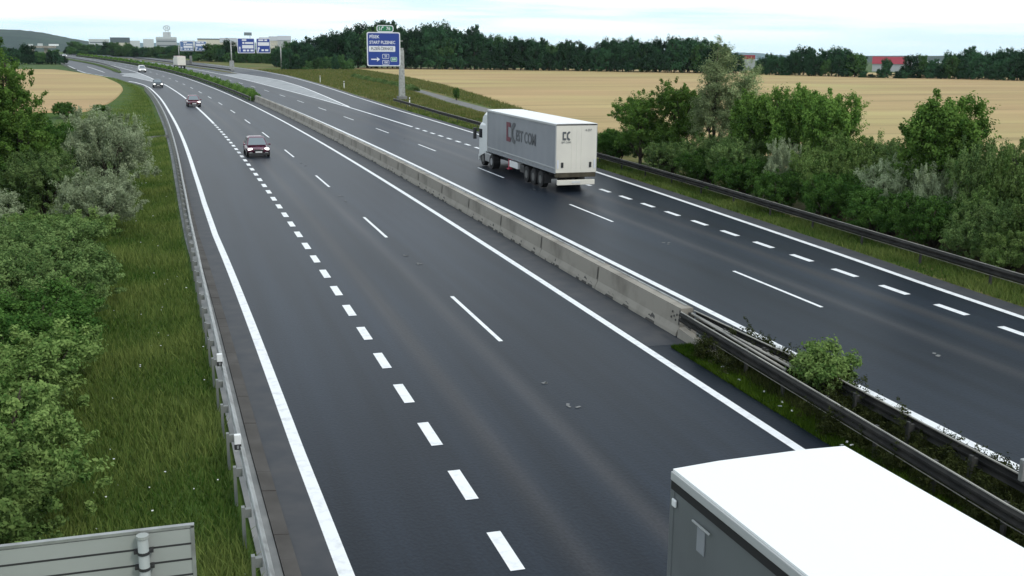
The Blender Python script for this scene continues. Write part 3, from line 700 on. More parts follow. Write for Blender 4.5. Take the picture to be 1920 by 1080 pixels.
# far wood along the wheat field: one row of individual trees with a second row behind
prof=[(520,80),(560,74),(600,70),(640,60),(672,52),(700,42),(745,45),(765,58),(785,50),(810,46),(850,49),(868,56),(885,50),(905,66),(935,72),(980,72),(1040,77),(1100,80),(1150,80),(1200,74),(1250,72),(1290,70),(1325,80),(1352,78),(1372,96)]
prof2=[(1422,104),(1450,102),(1480,98),(1505,92),(1545,91),(1575,92),(1600,98),(1622,104)]
prof3=[(1705,112),(1745,106),(1775,104),(1800,97),(1830,90),(1860,94),(1890,98),(1930,92),(1960,98)]
def wood(profile,base,D0,D1,x0,x1,step,lab,group,rows=2,seed=3,wf=1.0,kinds=(0,1,2,4,0,1,2,4,3)):
    rng=random.Random(seed); x=x0
    while x<x1:
        for r in range(rows):
            xx=x+rng.uniform(-.35,.35)*step+(step*.5 if r else 0)
            f=(xx-x0)/(x1-x0); D=D0+(D1-D0)*f+r*9
            top=np.interp(xx,[a for a,_ in profile],[b_ for _,b_ in profile])+(rng.gauss(0,3.5) if r else rng.uniform(0,26))
            g=at(xx,top,D); h=g.z+.34
            if h<1.5: continue
            w=wf*rng.uniform(.55,1.05)*min(1.2,max(.5,h/10.5))
            kk='far%d'%rng.choice(kinds); put(kk,xx,r,lab(xx),h/TOP[kk],w,xy=(g.x,g.y,-.34),group=group,rz=rng.uniform(0,6.28))
        x+=step
def lab1(x):
    if x<640: return 'dark woodland tree left of the big blue sign'
    if x<760: return 'dark woodland tree rising behind the big blue sign'
    if x<905: return 'tall dark woodland tree just right of the big blue sign'
    if x<1150: return 'dark tree in the wood behind the wheat, above the lorry'
    return 'dark tree in the wood behind the wheat, above the feathery tree'
wood(prof,126,368,345,520,1378,17,lab1,'woodland trees along the far wheat edge')
wood(prof2,130,338,330,1420,1625,19,lambda x:'dark tree in the clump between the two red-roofed buildings','trees between the red roofs',seed=5)
wood(prof3,135,330,325,1705,1965,19,lambda x:'dark tree in the wood at the far right behind the wheat','trees at the far right behind the wheat',seed=6)
wood([(1600,104),(1625,110),(1650,117),(1665,109),(1690,116),(1720,109)],133,326,324,1622,1712,15,lambda x:'low tree standing below the long red roof','low trees below the long red roof',rows=1,seed=8)
# trees left of the wood, round the gantries and beyond the road
wood([(520,100),(545,98),(575,112),(600,112),(625,100),(650,112)],130,335,340,535,655,16,lambda x:'light green bush at the left end of the wheat edge','bushes between gantry and wheat',rows=2,seed=9,kinds=(3,3,0))
wood([(375,90),(400,84),(420,78),(440,88),(470,96),(520,90)],120,470,420,370,535,11,lambda x:'green tree behind the two-panel sign gantry','trees behind the two-panel gantry',seed=10,wf=1.3,kinds=(3,3,0,3,1))
wood([(225,86),(245,82),(270,88),(300,86),(330,88),(375,90)],108,600,540,218,384,8.5,lambda x:'tree behind the pale far gantry','trees behind the far gantry',seed=11,wf=1.5,kinds=(3,3,0,2))
wood([(120,88),(140,84),(150,82),(170,86),(192,80),(205,78),(215,84),(240,84)],104,690,640,122,226,7.5,lambda x:'tree beside the motorway where it bends out of sight','trees where the road bends away',seed=12,wf=1.7,kinds=(3,0,1,3,2))
wood([(0,88),(40,89),(60,93),(70,97),(82,96),(90,92),(105,97),(118,106)],128,440,430,-20,120,10,lambda x:'dark tree behind the left wheat field','trees behind the left wheat field',rows=2,seed=13,wf=1.3)
# hedge rows
def hedge(name,label,s0,s1,d,w,h,n,size,m,seed,zb=0.0,cat='hedge'):
    g=np.random.default_rng(seed); s=s0+(s1-s0)*g.random(n)**1.35
    hh=h*(.80+.22*np.sin(s*.9)+.14*np.sin(s*.37+1)+.08*g.normal(size=n)); a=g.random(n)*math.pi; rr=1-np.abs(g.normal(size=n))*.25
    dx=np.cos(a)*w/2*rr; zz=zb+.1+np.sin(a)*hh*rr
    dv=d(s) if callable(d) else d
    t=np.interp(s,_S,_TH); P0=np.stack([np.interp(s,_S,_X)+(dv+dx)*np.cos(t),np.interp(s,_S,_Y)+(dv+dx)*np.sin(t),zz],1)
    nr=g.normal(size=(n,3))+np.array([0,0,.6]); nr/=np.linalg.norm(nr,axis=1)[:,None]; tt=g.normal(size=(n,3)); tt-=nr*(tt*nr).sum(1)[:,None]; tt/=np.linalg.norm(tt,axis=1)[:,None]; bt=np.cross(nr,tt)
    L=(size*(1+np.maximum(0,s-s0)/200)*(.6+.8*g.random(n)))[:,None]
    V=np.stack([P0+tt*L*.5,P0+bt*L*.3,P0-tt*L*.5,P0-bt*L*.3],1).reshape(-1,3); o0=np.array(W(s0,0,0)); tint=np.repeat(np.clip(g.random(n)*.6+.4*(np.sin(s*.6)*.5+.5),0,1),4)
    me=leaf_mesh(name,V-o0,tint,m); o=bpy.data.objects.new(name,me); COL.objects.link(o); o.location=o0; return tag(o,label,cat)
hedge('hedge','long clipped green hedge running down the middle of the motorway beyond the barrier',163.5,620,-.05,1.6,1.5,52000,.17,ml_midt,51)
hedge('hedge','low straggly hedge between the right verge bank and the service path',185,262,lambda s:np.interp(s,[185,198,237,262],[30.2,31.5,34.5,37]),1.6,.9,9000,.2,ml_mid,52,zb=.3)
# grass
def grass(name, n, sf, df, hgt, m, seed, wid=.02, zf=None, flowers=0):
    g=np.random.default_rng(seed); s=sf(g,n); d=df(g,s,n)
    t=np.interp(s,_S,_TH); x=np.interp(s,_S,_X)+d*np.cos(t); y=np.interp(s,_S,_Y)+d*np.sin(t)
    z=np.array([G(q) for q in d])-.03 if zf is None else zf(s,d)
    pt=np.sin(x*1.1+np.sin(y*.7)*2)*.5+np.sin(y*.9+x*.5)*.5
    h=hgt*(.5+.9*g.random(n))*(1+.35*pt); a=g.random(n)*6.283; w=wid*(1+(s-15)/40.0)
    lean=g.normal(size=(n,2))*h[:,None]*.35
    A=np.stack([x-np.cos(a)*w,y-np.sin(a)*w,z],1); B=np.stack([x+np.cos(a)*w,y+np.sin(a)*w,z],1); C=np.stack([x+lean[:,0],y+lean[:,1],z+h],1)
    V=np.stack([A,B,C],1).reshape(-1,3); tint=np.clip(.45+.28*pt+.3*g.normal(size=n)*.6,0,1)
    me=leaf_mesh(name,V,np.repeat(tint,3),m,3); o=bpy.data.objects.new(name,me); COL.objects.link(o); o['kind']='stuff'; tag(o,'rough grass','grass'); return o
o=grass('grass',90000,lambda g,n:13+110*g.random(n)**1.7,lambda g,s,n:np.interp(s,[a for a,_ in L_LINE],[b_ for _,b_ in L_LINE])-1.5-3.6*g.random(n),.24,m_grassblade,61,.016); o['label']='rough grass on the left verge between guardrail and bushes'
o=grass('grass',48000,lambda g,n:22+110*g.random(n)**1.3,lambda g,s,n:np.interp(s,[a for a,_ in P_LINE],[b_ for _,b_ in P_LINE])+1.0+2.0*g.random(n),.20,m_grassblade,62,.018); o['label']='strip of grass under the right guardrail'
o=grass('grass',16000,lambda g,n:27.3-14*g.random(n)**1.5,lambda g,s,n:-1.12+.9*g.random(n)**1.5,.15,m_grassdark,63,.012,zf=lambda s,d:0*s-.01)
o=grass('grass',30000,lambda g,n:6+20.5*g.random(n),lambda g,s,n:-.65+1.95*g.random(n),.26,ml_weed,64,.012,zf=lambda s,d:0*s-.01); o['label']='dark weedy grass between the two near median guardrails'; o['label']='dark green grass at the foot of the near median guardrail'
def rough(name,label,n,s0,s1,dl,dr,h,m,seed,wid=.05):
    def dd(g,s,k):
        d=dl(s)+(dr(s)-dl(s))*g.random(k)
        c=np.interp(s,[118,130,152,171,198,215],[23.9,24.8,26.9,29.4,32.6,34.6])
        return np.where((s>114)&(s<218)&(abs(d-c)<1.9),d-3.9,d)
    o=grass(name,n,lambda g,k:s0+(s1-s0)*g.random(k)**1.25,dd,h,m,seed,wid); o['label']=label; return o
PL=lambda s:np.interp(s,[a for a,_ in P_LINE],[b_ for _,b_ in P_LINE])
m_dry=leaf_mat('dry_grass',(.055,.110,.020),(.23,.205,.080),.25,0)
rough('grass','rough drying grass on the bank below the big blue sign',70000,95,330,lambda s:PL(s)+1.2,lambda s:np.maximum(PL(s)+8,np.interp(s,[95,130,151,210,272,330],[24.5,30,33.5,43.5,52,58])),.32,m_dry,71,.010)
rough('grass','meadow grass between the left verge and the left wheat field',36000,100,300,lambda s:np.interp(s,[a for a,_ in L_LINE],[b_ for _,b_ in L_LINE])-1.8,lambda s:np.interp(s,[100,141,183,228,300],[-27,-24,-19.6,-18.8,-23]),.30,m_grassblade,72,.010)
def weeds():
    lob=[]; g=random.Random(5)
    V=[];T=[]
    for k in range(560):
        s=g.uniform(7,27); d=g.uniform(-1.0,1.2) if s<21 or s>24 else g.uniform(.2,1.15); p=W(s,d,0); h=g.uniform(.45,.95) if g.random()<.45 else g.uniform(.2,.5)
        v,t=leaf_cloud(100+k,[(0,0,h*.5,.17,.17,h*.5)],230,.07,clumps=14,cr=.09,aspect=.35); V.append(v+np.array(p)); T.append(t*.8)
    me=leaf_mesh('weeds',np.concatenate(V),np.concatenate(T),ml_weed); o=bpy.data.objects.new('weeds',me); COL.objects.link(o); o['kind']='stuff'; tag(o,'tangle of dark weeds growing between the two median guardrails','weeds')
weeds()
def flowers():
    b=MB(); g=random.Random(8)
    for k in range(75):
        s=14+80*g.random()**1.6; d=tab(L_LINE,s)-g.choice([2.0,2.6,3.4,3.9])-g.gauss(0,.22); p=W(s,d,G(d)+g.uniform(.10,.22)); w=g.uniform(.010,.028)*(1+s/60)
        b.box((p.x,p.y,p.z),(w,w,.012),0,g.random()*3)
    for k in range(10):
        s=18+7*g.random(); d=g.uniform(-1.05,-.7); p=W(s,d,.1); b.box((p.x,p.y,p.z),(.09,.04,.02),0,g.random()*3)
    o=b.build('wildflowers',m_white); o['kind']='stuff'; tag(o,'scattered white wildflowers in the verge grass','flowers')
flowers()
# ------------------------------------------------------------------ lettering
_dg=None
def text_obj(txt, size, m, parent, loc, rot=(R(90),0,0), sx=1.0, depth=.004, name='lettering', align='CENTER', bold=0.0):
    cu=bpy.data.curves.new('tmp','FONT'); cu.body=txt; cu.size=size; cu.extrude=depth; cu.align_x=align; cu.align_y='CENTER'; cu.offset=bold; cu.resolution_u=3
    to=bpy.data.objects.new('tmp',cu); COL.objects.link(to)
    bpy.context.view_layer.update()
    me=bpy.data.meshes.new_from_object(to.evaluated_get(bpy.context.evaluated_depsgraph_get()))
    bpy.data.objects.remove(to); bpy.data.curves.remove(cu)
    me.materials.clear(); me.materials.append(m); me.name=name
    o=bpy.data.objects.new(name,me); COL.objects.link(o); o.parent=parent; o.location=loc; o.rotation_euler=rot; o.scale=(sx,1,1); return o
def rrect(w,h,r,n=5):
    pts=[]
    for cx,cy,a0 in ((w/2-r,h/2-r,0),(-w/2+r,h/2-r,90),(-w/2+r,-h/2+r,180),(w/2-r,-h/2+r,270)):
        for k in range(n+1):
            a=R(a0+90*k/n); pts.append((cx+r*math.cos(a),cy+r*math.sin(a)))
    return pts
def plate(b, cx, cz, w, h, r, y0, y1, m=0):
    p=rrect(w,h,r); b.sweep([[(cx+x,y1,cz+z) for x,z in p],[(cx+x,y0,cz+z) for x,z in p]],m)
# ------------------------------------------------------------------ big blue exit sign
def big_sign():
    base=W(157.5,20.5,G(20.5)); root=empty('direction_sign',base,th(157.5)+R(-2)); tag(root,'big blue exit sign with PISEK and STARY PLZENEC on a thick grey post','road sign')
    z0=G(20.5)
    b=MB(); 
    b.sweep([[(x*s,y*s,z) for x,y in ((-.36,-.36),(.36,-.36),(.36,.36),(-.36,.36))] for z,s in ((.5,1.16),(3.5,1.0),(7.6-z0,.88))]); b.build('post',m_galv,root,bevel=.03)
    b=MB(); b.box((0,0,.28),(1.35,1.2,.55)); b.build('base_plinth',m_gutter,root,bevel=.03)
    b=MB(); b.box((0,0,-.05),(1.9,1.7,.3)); b.build('foundation',m_soil,root)
    b=MB(); cx=-2.75; cz=7.73-z0; w,h=4.95,4.88
    plate(b,cx,cz,w,h,.28,-.50,-.44); b.build('border',m_signw,root)
    b=MB(); plate(b,cx,cz,w-.3,h-.3,.2,-.512,-.46); face=b.build('panel',m_blue,root)
    b=MB()
    for z in (cz-1.7,cz-.3,cz+1.2): b.box((cx+.6,-.38,z),(4.6,.1,.12))
    b.box((-.05,-.30,cz-.9),(.5,.3,2.2)); b.build('bracket',m_galv,root)
    Y=-.52
    L0=cx-w/2+.38
    text_obj('PÍSEK',.62,m_signw,root,(L0,Y,cz+1.75),align='LEFT',bold=.012)
    text_obj('STARÝ PLZENEC',.62,m_signw,root,(L0,Y,cz+.95),align='LEFT',sx=.84,bold=.012)
    b=MB(); plate(b,cx-.24,cz+.05,3.9,.82,.12,-.522,-.50); b.build('place_plate',m_signw,root)
    text_obj('PLZEŇ-ČERNICE',.56,m_text_b,root,(cx-.24,Y-.01,cz+.05),sx=.80,bold=.004)
    b=MB(); ax,az=cx-1.2,cz-1.45
    b.poly([(ax+x,Y-.004,az+z) for x,z in ((-.68,-.08),(.22,-.08),(.15,-.34),(.62,0),(.15,.34),(.22,.08),(-.68,.08))]); b.build('arrow',m_signw,root)
    for t,z in (('20',cz-1.02),('180',cz-1.9)):
        b=MB(); plate(b,cx+.28,z,1.0,.66,.12,-.524,-.50); rp=b.build('route_plate',m_signw,root)
        b=MB(); plate(b,cx+.28,z,.88,.54,.09,-.530,-.51); b.build('route_field',m_blue,rp)
        text_obj(t,.46,m_signw,rp,(cx+.28,-.536,z),sx=.9,bold=.008)
    b=MB(); plate(b,cx+1.48,cz-1.45,.95,.66,.12,-.524,-.50); rp=b.build('route_plate',m_signw,root)
    b=MB(); plate(b,cx+1.48,cz-1.45,.87,.58,.09,-.530,-.51); b.build('route_field',m_lgreen,rp)
    text_obj('E49',.40,m_signw,rp,(cx+1.48,-.536,cz-1.45),sx=.9,bold=.008)
    b=MB(); plate(b,cx+.25,cz+h/2+.50,2.5,.98,.34,-.50,-.44); ep=b.build('exit_plate',m_signw,root)
    b=MB(); plate(b,cx+.25,cz+h/2+.50,2.26,.74,.24,-.512,-.46); b.build('exit_field',m_green,ep)
    text_obj('76',.62,m_signw,ep,(cx+.72,-.522,cz+h/2+.5),bold=.012)
    b=MB(); ex,ez=cx-.35,cz+h/2+.5   # the exit symbol: a lane that forks off to the right
    b.poly([(ex+x,-.522,ez+z) for x,z in ((-.30,-.26),(-.20,-.26),(-.20,.26),(-.30,.26))]); b.poly([(ex+x,-.5225,ez+z) for x,z in ((-.06,-.26),(.06,-.26),(.08,.0),(.26,.16),(.34,.08),(.36,.30),(.12,.30),(.18,.23),(-.02,.06))])
    b.build('exit_symbol',m_signw,ep)
big_sign()
# gantries
def gantry(loc,span,rz,H,panels,small,label,m_b,cat='sign gantry',box=True):
    root=empty('sign_gantry',loc,rz); tag(root,label,cat,None)
    for i,x in enumerate((0,span)):
        b=MB(); b.tube([(x,0,0),(x,0,H)],[.20,.16],10); b.build('post',m_galv,root,smooth=True)
    b=MB()
    for y,z in ((-.3,H-.1),(-.3,H-1.0),(.3,H-.1),(.3,H-1.0)): b.box((span/2,y,z),(span,.12,.12))
    n=int(span/1.2)
    for k in range(n): b.tube([(k*1.2,-.3,H-.1),((k+1)*1.2,-.3,H-1.0)],.04,4)
    b.build('truss',m_galv,root)
    for (x0,x1,z0,z1,kind) in panels:
        cx,cz,w,h=(x0+x1)/2,(z0+z1)/2,x1-x0,z1-z0
        b=MB(); plate(b,cx,cz,w,h,.25,-.62,-.55); br=b.build('sign_board',m_signw,root)
        b=MB(); plate(b,cx,cz,w-.36,h-.36,.18,-.635,-.58); b.build('panel',m_b,br)
        b=MB(); Y=-.65
        def q(u0,u1,v0,v1): b.quad((x0+u0*w,Y,z0+v0*h),(x0+u1*w,Y,z0+v0*h),(x0+u1*w,Y,z0+v1*h),(x0+u0*w,Y,z0+v1*h))
        if kind=='L':
            q(.26,.92,.32,.54); q(.26,.52,.82,.92); q(.28,.40,.62,.74); q(.44,.92,.62,.74); q(.30,.46,.12,.24);q(.52,.66,.12,.24);q(.74,.92,.12,.24)
            b.poly([(x0+u*w,Y,z0+v*h) for u,v in ((.10,.10),(.15,.10),(.15,.32),(.19,.32),(.125,.46),(.06,.32),(.10,.32))])
        else:
            q(.10,.92,.50,.74); q(.14,.50,.82,.92); q(.58,.78,.82,.92); q(.34,.52,.14,.26); q(.60,.84,.14,.26)
            b.poly([(x0+u*w,Y,z0+v*h) for u,v in ((.05,.08),(.12,.08),(.18,.28),(.23,.26),(.19,.44),(.06,.34),(.11,.31))])
        b.build('sign_legend',m_signw,br)
    if small:
        x,z,w=small; b=MB(); b.box((x,-.3,z),(w,.12,.9)); b.box((x+w*.3,-.2,z-1.0),(.1,.1,1.3)); b.build('camera_housing',mat('housing_grey',(.16,.20,.22),.5),root)
    return root
g1=W(323.7,17.2,.37); g1b=W(333,33.6,.37)
ang=math.atan2(g1b.y-g1.y,g1b.x-g1.x)
gantry(g1,(g1b-g1).length,ang,8.1,[(1.9,8.3,4.9,9.2,'L'),(9.0,14.3,4.9,9.2,'R')],(6.2,10.4,2.8),'grey gantry carrying two blue direction boards over the right slip road',m_blue)
b=MB(); b.box((0,0,1.3),(1.3,.8,2.6)); b.box((0,0,2.7),(1.1,.7,.2)); o=b.build('cabinet',m_galv,bevel=.03); o.location=W(322.5,17.0,.37); tag(o,'grey equipment cabinet at the foot of the left gantry post','cabinet')
b=MB(); b.tube([(0,0,0),(0,0,2.0)],.05,6); b.tube([(0,-.05,2.1),(0,-.12,2.1)],.55,20); o=b.build('round_sign',m_signw); o.location=W(330,34.3,.3); tag(o,'pale round sign beside the right gantry post','road sign')
p2=W(468,23.8,.3); p2b=W(472,36.3,.3); ang=math.atan2(p2b.y-p2.y,p2b.x-p2.x)
gantry(p2,(p2b-p2).length,ang,6.6,[(.3,6.4,4.2,8.2,'L'),(7.0,12.3,4.2,8.2,'R')],None,'distant pale gantry with two blue boards, haze painted into their colour',mat('hazed_blue',(.09,.17,.36),.5))  # distance haze is mixed into this paler board blue
# grey sign back, bottom left
m_signp=mat('sign_post_grey',(.30,.33,.32),.6)
def sign_back():
    root=empty('road_sign',(-14.75,10.35,-.3)); tag(root,'back of a large grey road sign at the bottom left corner','road sign')
    x1=.09; zt=4.22; b=MB(); ph=.168
    for k in range(13):
        z=zt-.02-ph*(k+.5); b.box((x1-1.55,0,z),(3.08,.035,ph-.016)); b.box((x1-1.55,-.006,z-ph/2),(3.07,.028,.020),1)
    b.build('plank_panel',[m_signg,m_dark],root)
    b=MB(); b.box((x1-1.55,0,zt+.0),(3.14,.055,.03)); b.box((x1,0,zt-1.1),(.035,.055,2.2)); b.box((x1-3.1,0,zt-1.1),(.035,.055,2.2)); b.build('edge_frame',m_galv,root)
    for px in (x1-.47,x1-2.6):
        b=MB(); b.tube([(px,-.10,0),(px,-.10,zt-.02)],.052,14); po=b.build('post',m_signp,root,smooth=True)
        b=MB(); b.tube([(px,-.10,zt-.03),(px,-.10,zt+.0)],.060,14); b.build('post_cap',m_signg,po)
        for k in range(1,6):
            b=MB(); z=zt-ph*k-.02; b.tube([(px,-.10,z-.014),(px,-.10,z+.014)],.059,14); b.box((px-.075,-.055,z),(.035,.07,.03)); b.box((px+.075,-.055,z),(.035,.07,.03)); b.build('clamp',m_dark,po)
sign_back()
# ------------------------------------------------------------------ delineators
def reflector_on_rail(s,label):
    d=tab(RAIL_L,s)-.05; p=W(s,d,0); root=empty('delineator',p,th(s)); tag(root,label,'delineator','reflector boxes on the left guardrail')
    b=MB(); b.box((0,0,.86),(.13,.10,.34)); b.build('body',m_white,root,bevel=.012)
    b=MB(); b.box((0,-.012,.78),(.135,.10,.11)); k=b.build('black_band',m_dark,root); b=MB(); b.box((0,-.066,.78),(.04,.01,.07)); b.build('reflector',m_rim,k)
reflector_on_rail(20.7,'white reflector box with black band, nearest on the left guardrail')
reflector_on_rail(26.6,'second white reflector box up the left guardrail')
b=MB()
def post_delin(s,d,label,h=1.1):
    p=W(s,d,G(d)-.05); root=empty('marker_post',p,th(s)); tag(root,label,'marker post','white marker posts on the right verge')
    b=MB(); b.sweep([[(x,y,z) for x,y in ((-.07,-.05),(.07,-.05),(.05,.06),(-.05,.06))] for z in (0,h)]); b.build('body',m_white,root); b=MB(); b.box((0,-.005,h-.25),(.15,.12,.14)); b.build('black_band',m_dark,root)
post_delin(226.7,21.4,'white marker post at the verge below the wood, farthest of three',1.5)
post_delin(195.4,19.6,'white marker post between the farthest one and the big blue sign',1.5)
post_delin(140.3,17.2,'white marker post behind the right guardrail just below the big blue sign',1.3)
post_delin(86.5,14.2,'thin white marker post hidden beside the lorry mirror',1.2)
# steel box on a post in the median
def median_box():
    p=W(14.9,.35,0); root=empty('median_sign',p,th(15)); tag(root,'grey steel sign box on a post in the median at the right frame edge','sign box')
    b=MB(); b.box((.16,0,1.02),(.95,.10,.44)); b.build('box',m_galv,root,bevel=.02)
    b=MB(); b.box((-.02,-.056,1.02),(.05,.015,.14)); b.build('latch',m_white,root)
    for x in (-.02,.4):
        b=MB(); b.box((x,0,.4),(.07,.07,.84)); b.build('post',m_galv,root)
median_box()

# ------------------------------------------------------------------ cars
def wheel(root, x, y, r, w, mt=None, rimc=None):
    b=MB(); b.tube([(x-w/2,y,r),(x-w/2+.03,y,r),(x+w/2-.03,y,r),(x+w/2,y,r)],[r*.93,r,r,r*.93],20); t=b.build('wheel',m_black,root,smooth=False)
    b=MB(); b.tube([(x-w/2-.006,y,r),(x+w/2+.006,y,r)],r*.50,14); b.build('rim',rimc or m_rim,t); return t
def car(s,d,label,paint,L=4.3,Wd=1.76,H=1.48,boxy=0.0,toward=True,lamps=(1,1),ground=0.0,group=None,name='car'):
    """s is the position of the bumper nearest the camera"""
    p=W(s,d,G(d)+ground); root=empty(name,p,th(s)+(math.pi if toward else 0)); tag(root,label,'car',group)
    # local: +y forward; front bumper at y=0 when toward, else rear at y=0
    y0=-L if toward else 0
    hw=Wd/2; belt=H*.60
    st=[(0,.78,.48,.62),(.05,.90,.30,.72),(.16,.97,.24,.80),(.36,1.0,.22,.86),(.62,1.0,.22,.93),(.86,1.0,.24,.97),(.96,.95,.30,.98),(1.0,.80,.46,.86)]  # frac from front, width, bottom, top factor
    b=MB(); rings=[]
    for f,wf,zb,tf in st:
        y=y0+L*(1-f); w=hw*wf; zt=belt*tf/.95
        if f==0: zt=.68
        rings.append([(-w*.86,y,zb),(-w,y,zb+.12),(-w,y,zb+(zt-zb)*.62),(-w*.93,y,zt-.03),(-w*.6,y,zt+.025),(w*.6,y,zt+.025),(w*.93,y,zt-.03),(w,y,zb+(zt-zb)*.62),(w,y,zb+.12),(w*.86,y,zb)])
    b.sweep(rings); b.build('body',paint,root,smooth=True,bevel=0,sub=1)
    # cabin
    yf=lambda f:y0+L*(1-f)
    a0,a1,a2,a3=(.25,.47,.78,.97) if boxy<.5 else (.24,.38,.92,1.0)
    zb=belt-.03
    def ring(z,fa,fb,w): return [(-w,yf(fa),z),(w,yf(fa),z),(w,yf(fb),z),(-w,yf(fb),z)]
    r0=ring(zb,a0,a3,hw*.90); r1=ring(H-.07,a1,a2,hw*.70); r2=ring(H,a1+.07,a2-.06,hw*.52)
    b=MB(); b.sweep([r0,r1,r2]); b.build('roof',paint,root,bevel=.03)
    def pane(nm,q,gm,push):
        c=sum((Vector(v) for v in q),Vector())/4; n=(Vector(q[1])-Vector(q[0])).cross(Vector(q[3])-Vector(q[0])).normalized()
        if n.dot(c-Vector((0,yf(.62),H*.7)))<0: n=-n
        push=.02
        pts=[Vector(v)*.88+c*.12+n*push for v in q]
        back=[v-n*.03 for v in pts]; g=MB(); g.sweep([pts[::-1],back[::-1]]) ; g.build(nm,gm,root)
    pane('windscreen',[r0[0],r0[1],r1[1],r1[0]][::-1],m_wglass,-.012); pane('rear_window',[r0[2],r0[3],r1[3],r1[2]][::-1],m_glass,-.012)
    pane('side_window',[r0[1],r0[2],r1[2],r1[1]][::-1],m_glass,-.012); pane('side_window',[r0[3],r0[0],r1[0],r1[3]][::-1],m_glass,-.012)
    for sx in (-1,1):
        for f in (.19,.80): wheel(root,sx*(hw-.10),yf(f),.32,.20)
        k=MB(); k.box((sx*hw*.70,yf(.035),.64),(.34,.20,.15)); k.build('headlight',m_lamp if lamps[0 if sx>0 else 1] else m_wglass,root,bevel=.04)
        k=MB(); k.box((sx*(hw+.07),yf(.33),belt+.03),(.17,.12,.13)); k.build('mirror',paint,root,bevel=.03)
        k=MB(); k.box((sx*hw*.74,yf(.985),.80),(.28,.12,.18)); k.build('tail_light',m_tail,root,bevel=.02)
        k=MB(); k.box((sx*hw*.66,yf(.012),.36),(.22,.10,.08)); k.build('fog_light',m_rim,root)
    k=MB(); k.box((0,yf(.008),.56),(.74,.12,.13)); k.build('grille',m_dark,root,bevel=.02)
    k=MB(); k.box((0,yf(.01),.28),(Wd*.86,.14,.16)); k.build('bumper_intake',m_dark,root,bevel=.02)
    k=MB(); k.box((0,yf(-.006),.43),(.50,.03,.11)); k.build('number_plate',m_plate,root)
    return root
m_cherry=mat('paint_dark_red',(.11,.018,.045),.2,.0,1.0); m_red=mat('paint_red',(.16,.016,.035),.18,.0,1.0)
m_cw=mat('paint_white_car',(.80,.81,.82),.3); m_cg=mat('paint_dark_grey',(.07,.085,.10),.3,.2,.6)
car(83.6,-8.35,'dark red hatchback with both headlights lit, nearest of the oncoming cars',m_cherry,L=4.2,Wd=1.76,H=1.44)
car(151.0,-9.75,'smaller red car straddling the solid line further up the left carriageway',m_red,L=4.1,Wd=1.76,H=1.46,lamps=(0,1))
car(214.5,-11.6,'dark grey car with lit headlights joining from the slip road',m_cg,L=4.3,Wd=1.78,H=1.5)
car(319,-7.9,'white car with a tall pale roof, behind the dark grey one',m_cw,L=4.8,Wd=1.9,H=1.85,boxy=1)
car(592,-9.2,'tiny white car where the left carriageway bends out of sight',m_cw,L=4.4,Wd=1.85,H=1.5)

# ------------------------------------------------------------------ lorries
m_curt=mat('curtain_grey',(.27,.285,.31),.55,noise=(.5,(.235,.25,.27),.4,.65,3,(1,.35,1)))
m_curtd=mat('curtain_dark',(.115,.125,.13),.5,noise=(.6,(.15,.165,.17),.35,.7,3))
m_roofw=mat('roof_sheet_white',(.86,.87,.87),.5)
m_edge=mat('roof_edge_trim',(.42,.43,.43),.5)
m_door=mat('rear_door_cream',(.78,.75,.67),.5,noise=(.7,(.72,.69,.62),.4,.65,3))
m_cabw=mat('cab_white',(.74,.77,.77),.35); m_redch=mat('chassis_red',(.45,.05,.09),.5); m_logor=mat('logo_dark_red',(.16,.035,.055),.6); m_logod=mat('logo_grey',(.10,.11,.12),.6)
m_hub=mat('hub_grey',(.13,.13,.125),.6)
m_dirt=mat('road_dirt_brown',(.10,.085,.055),.9,noise=(2,(.05,.042,.03),.35,.65,4))
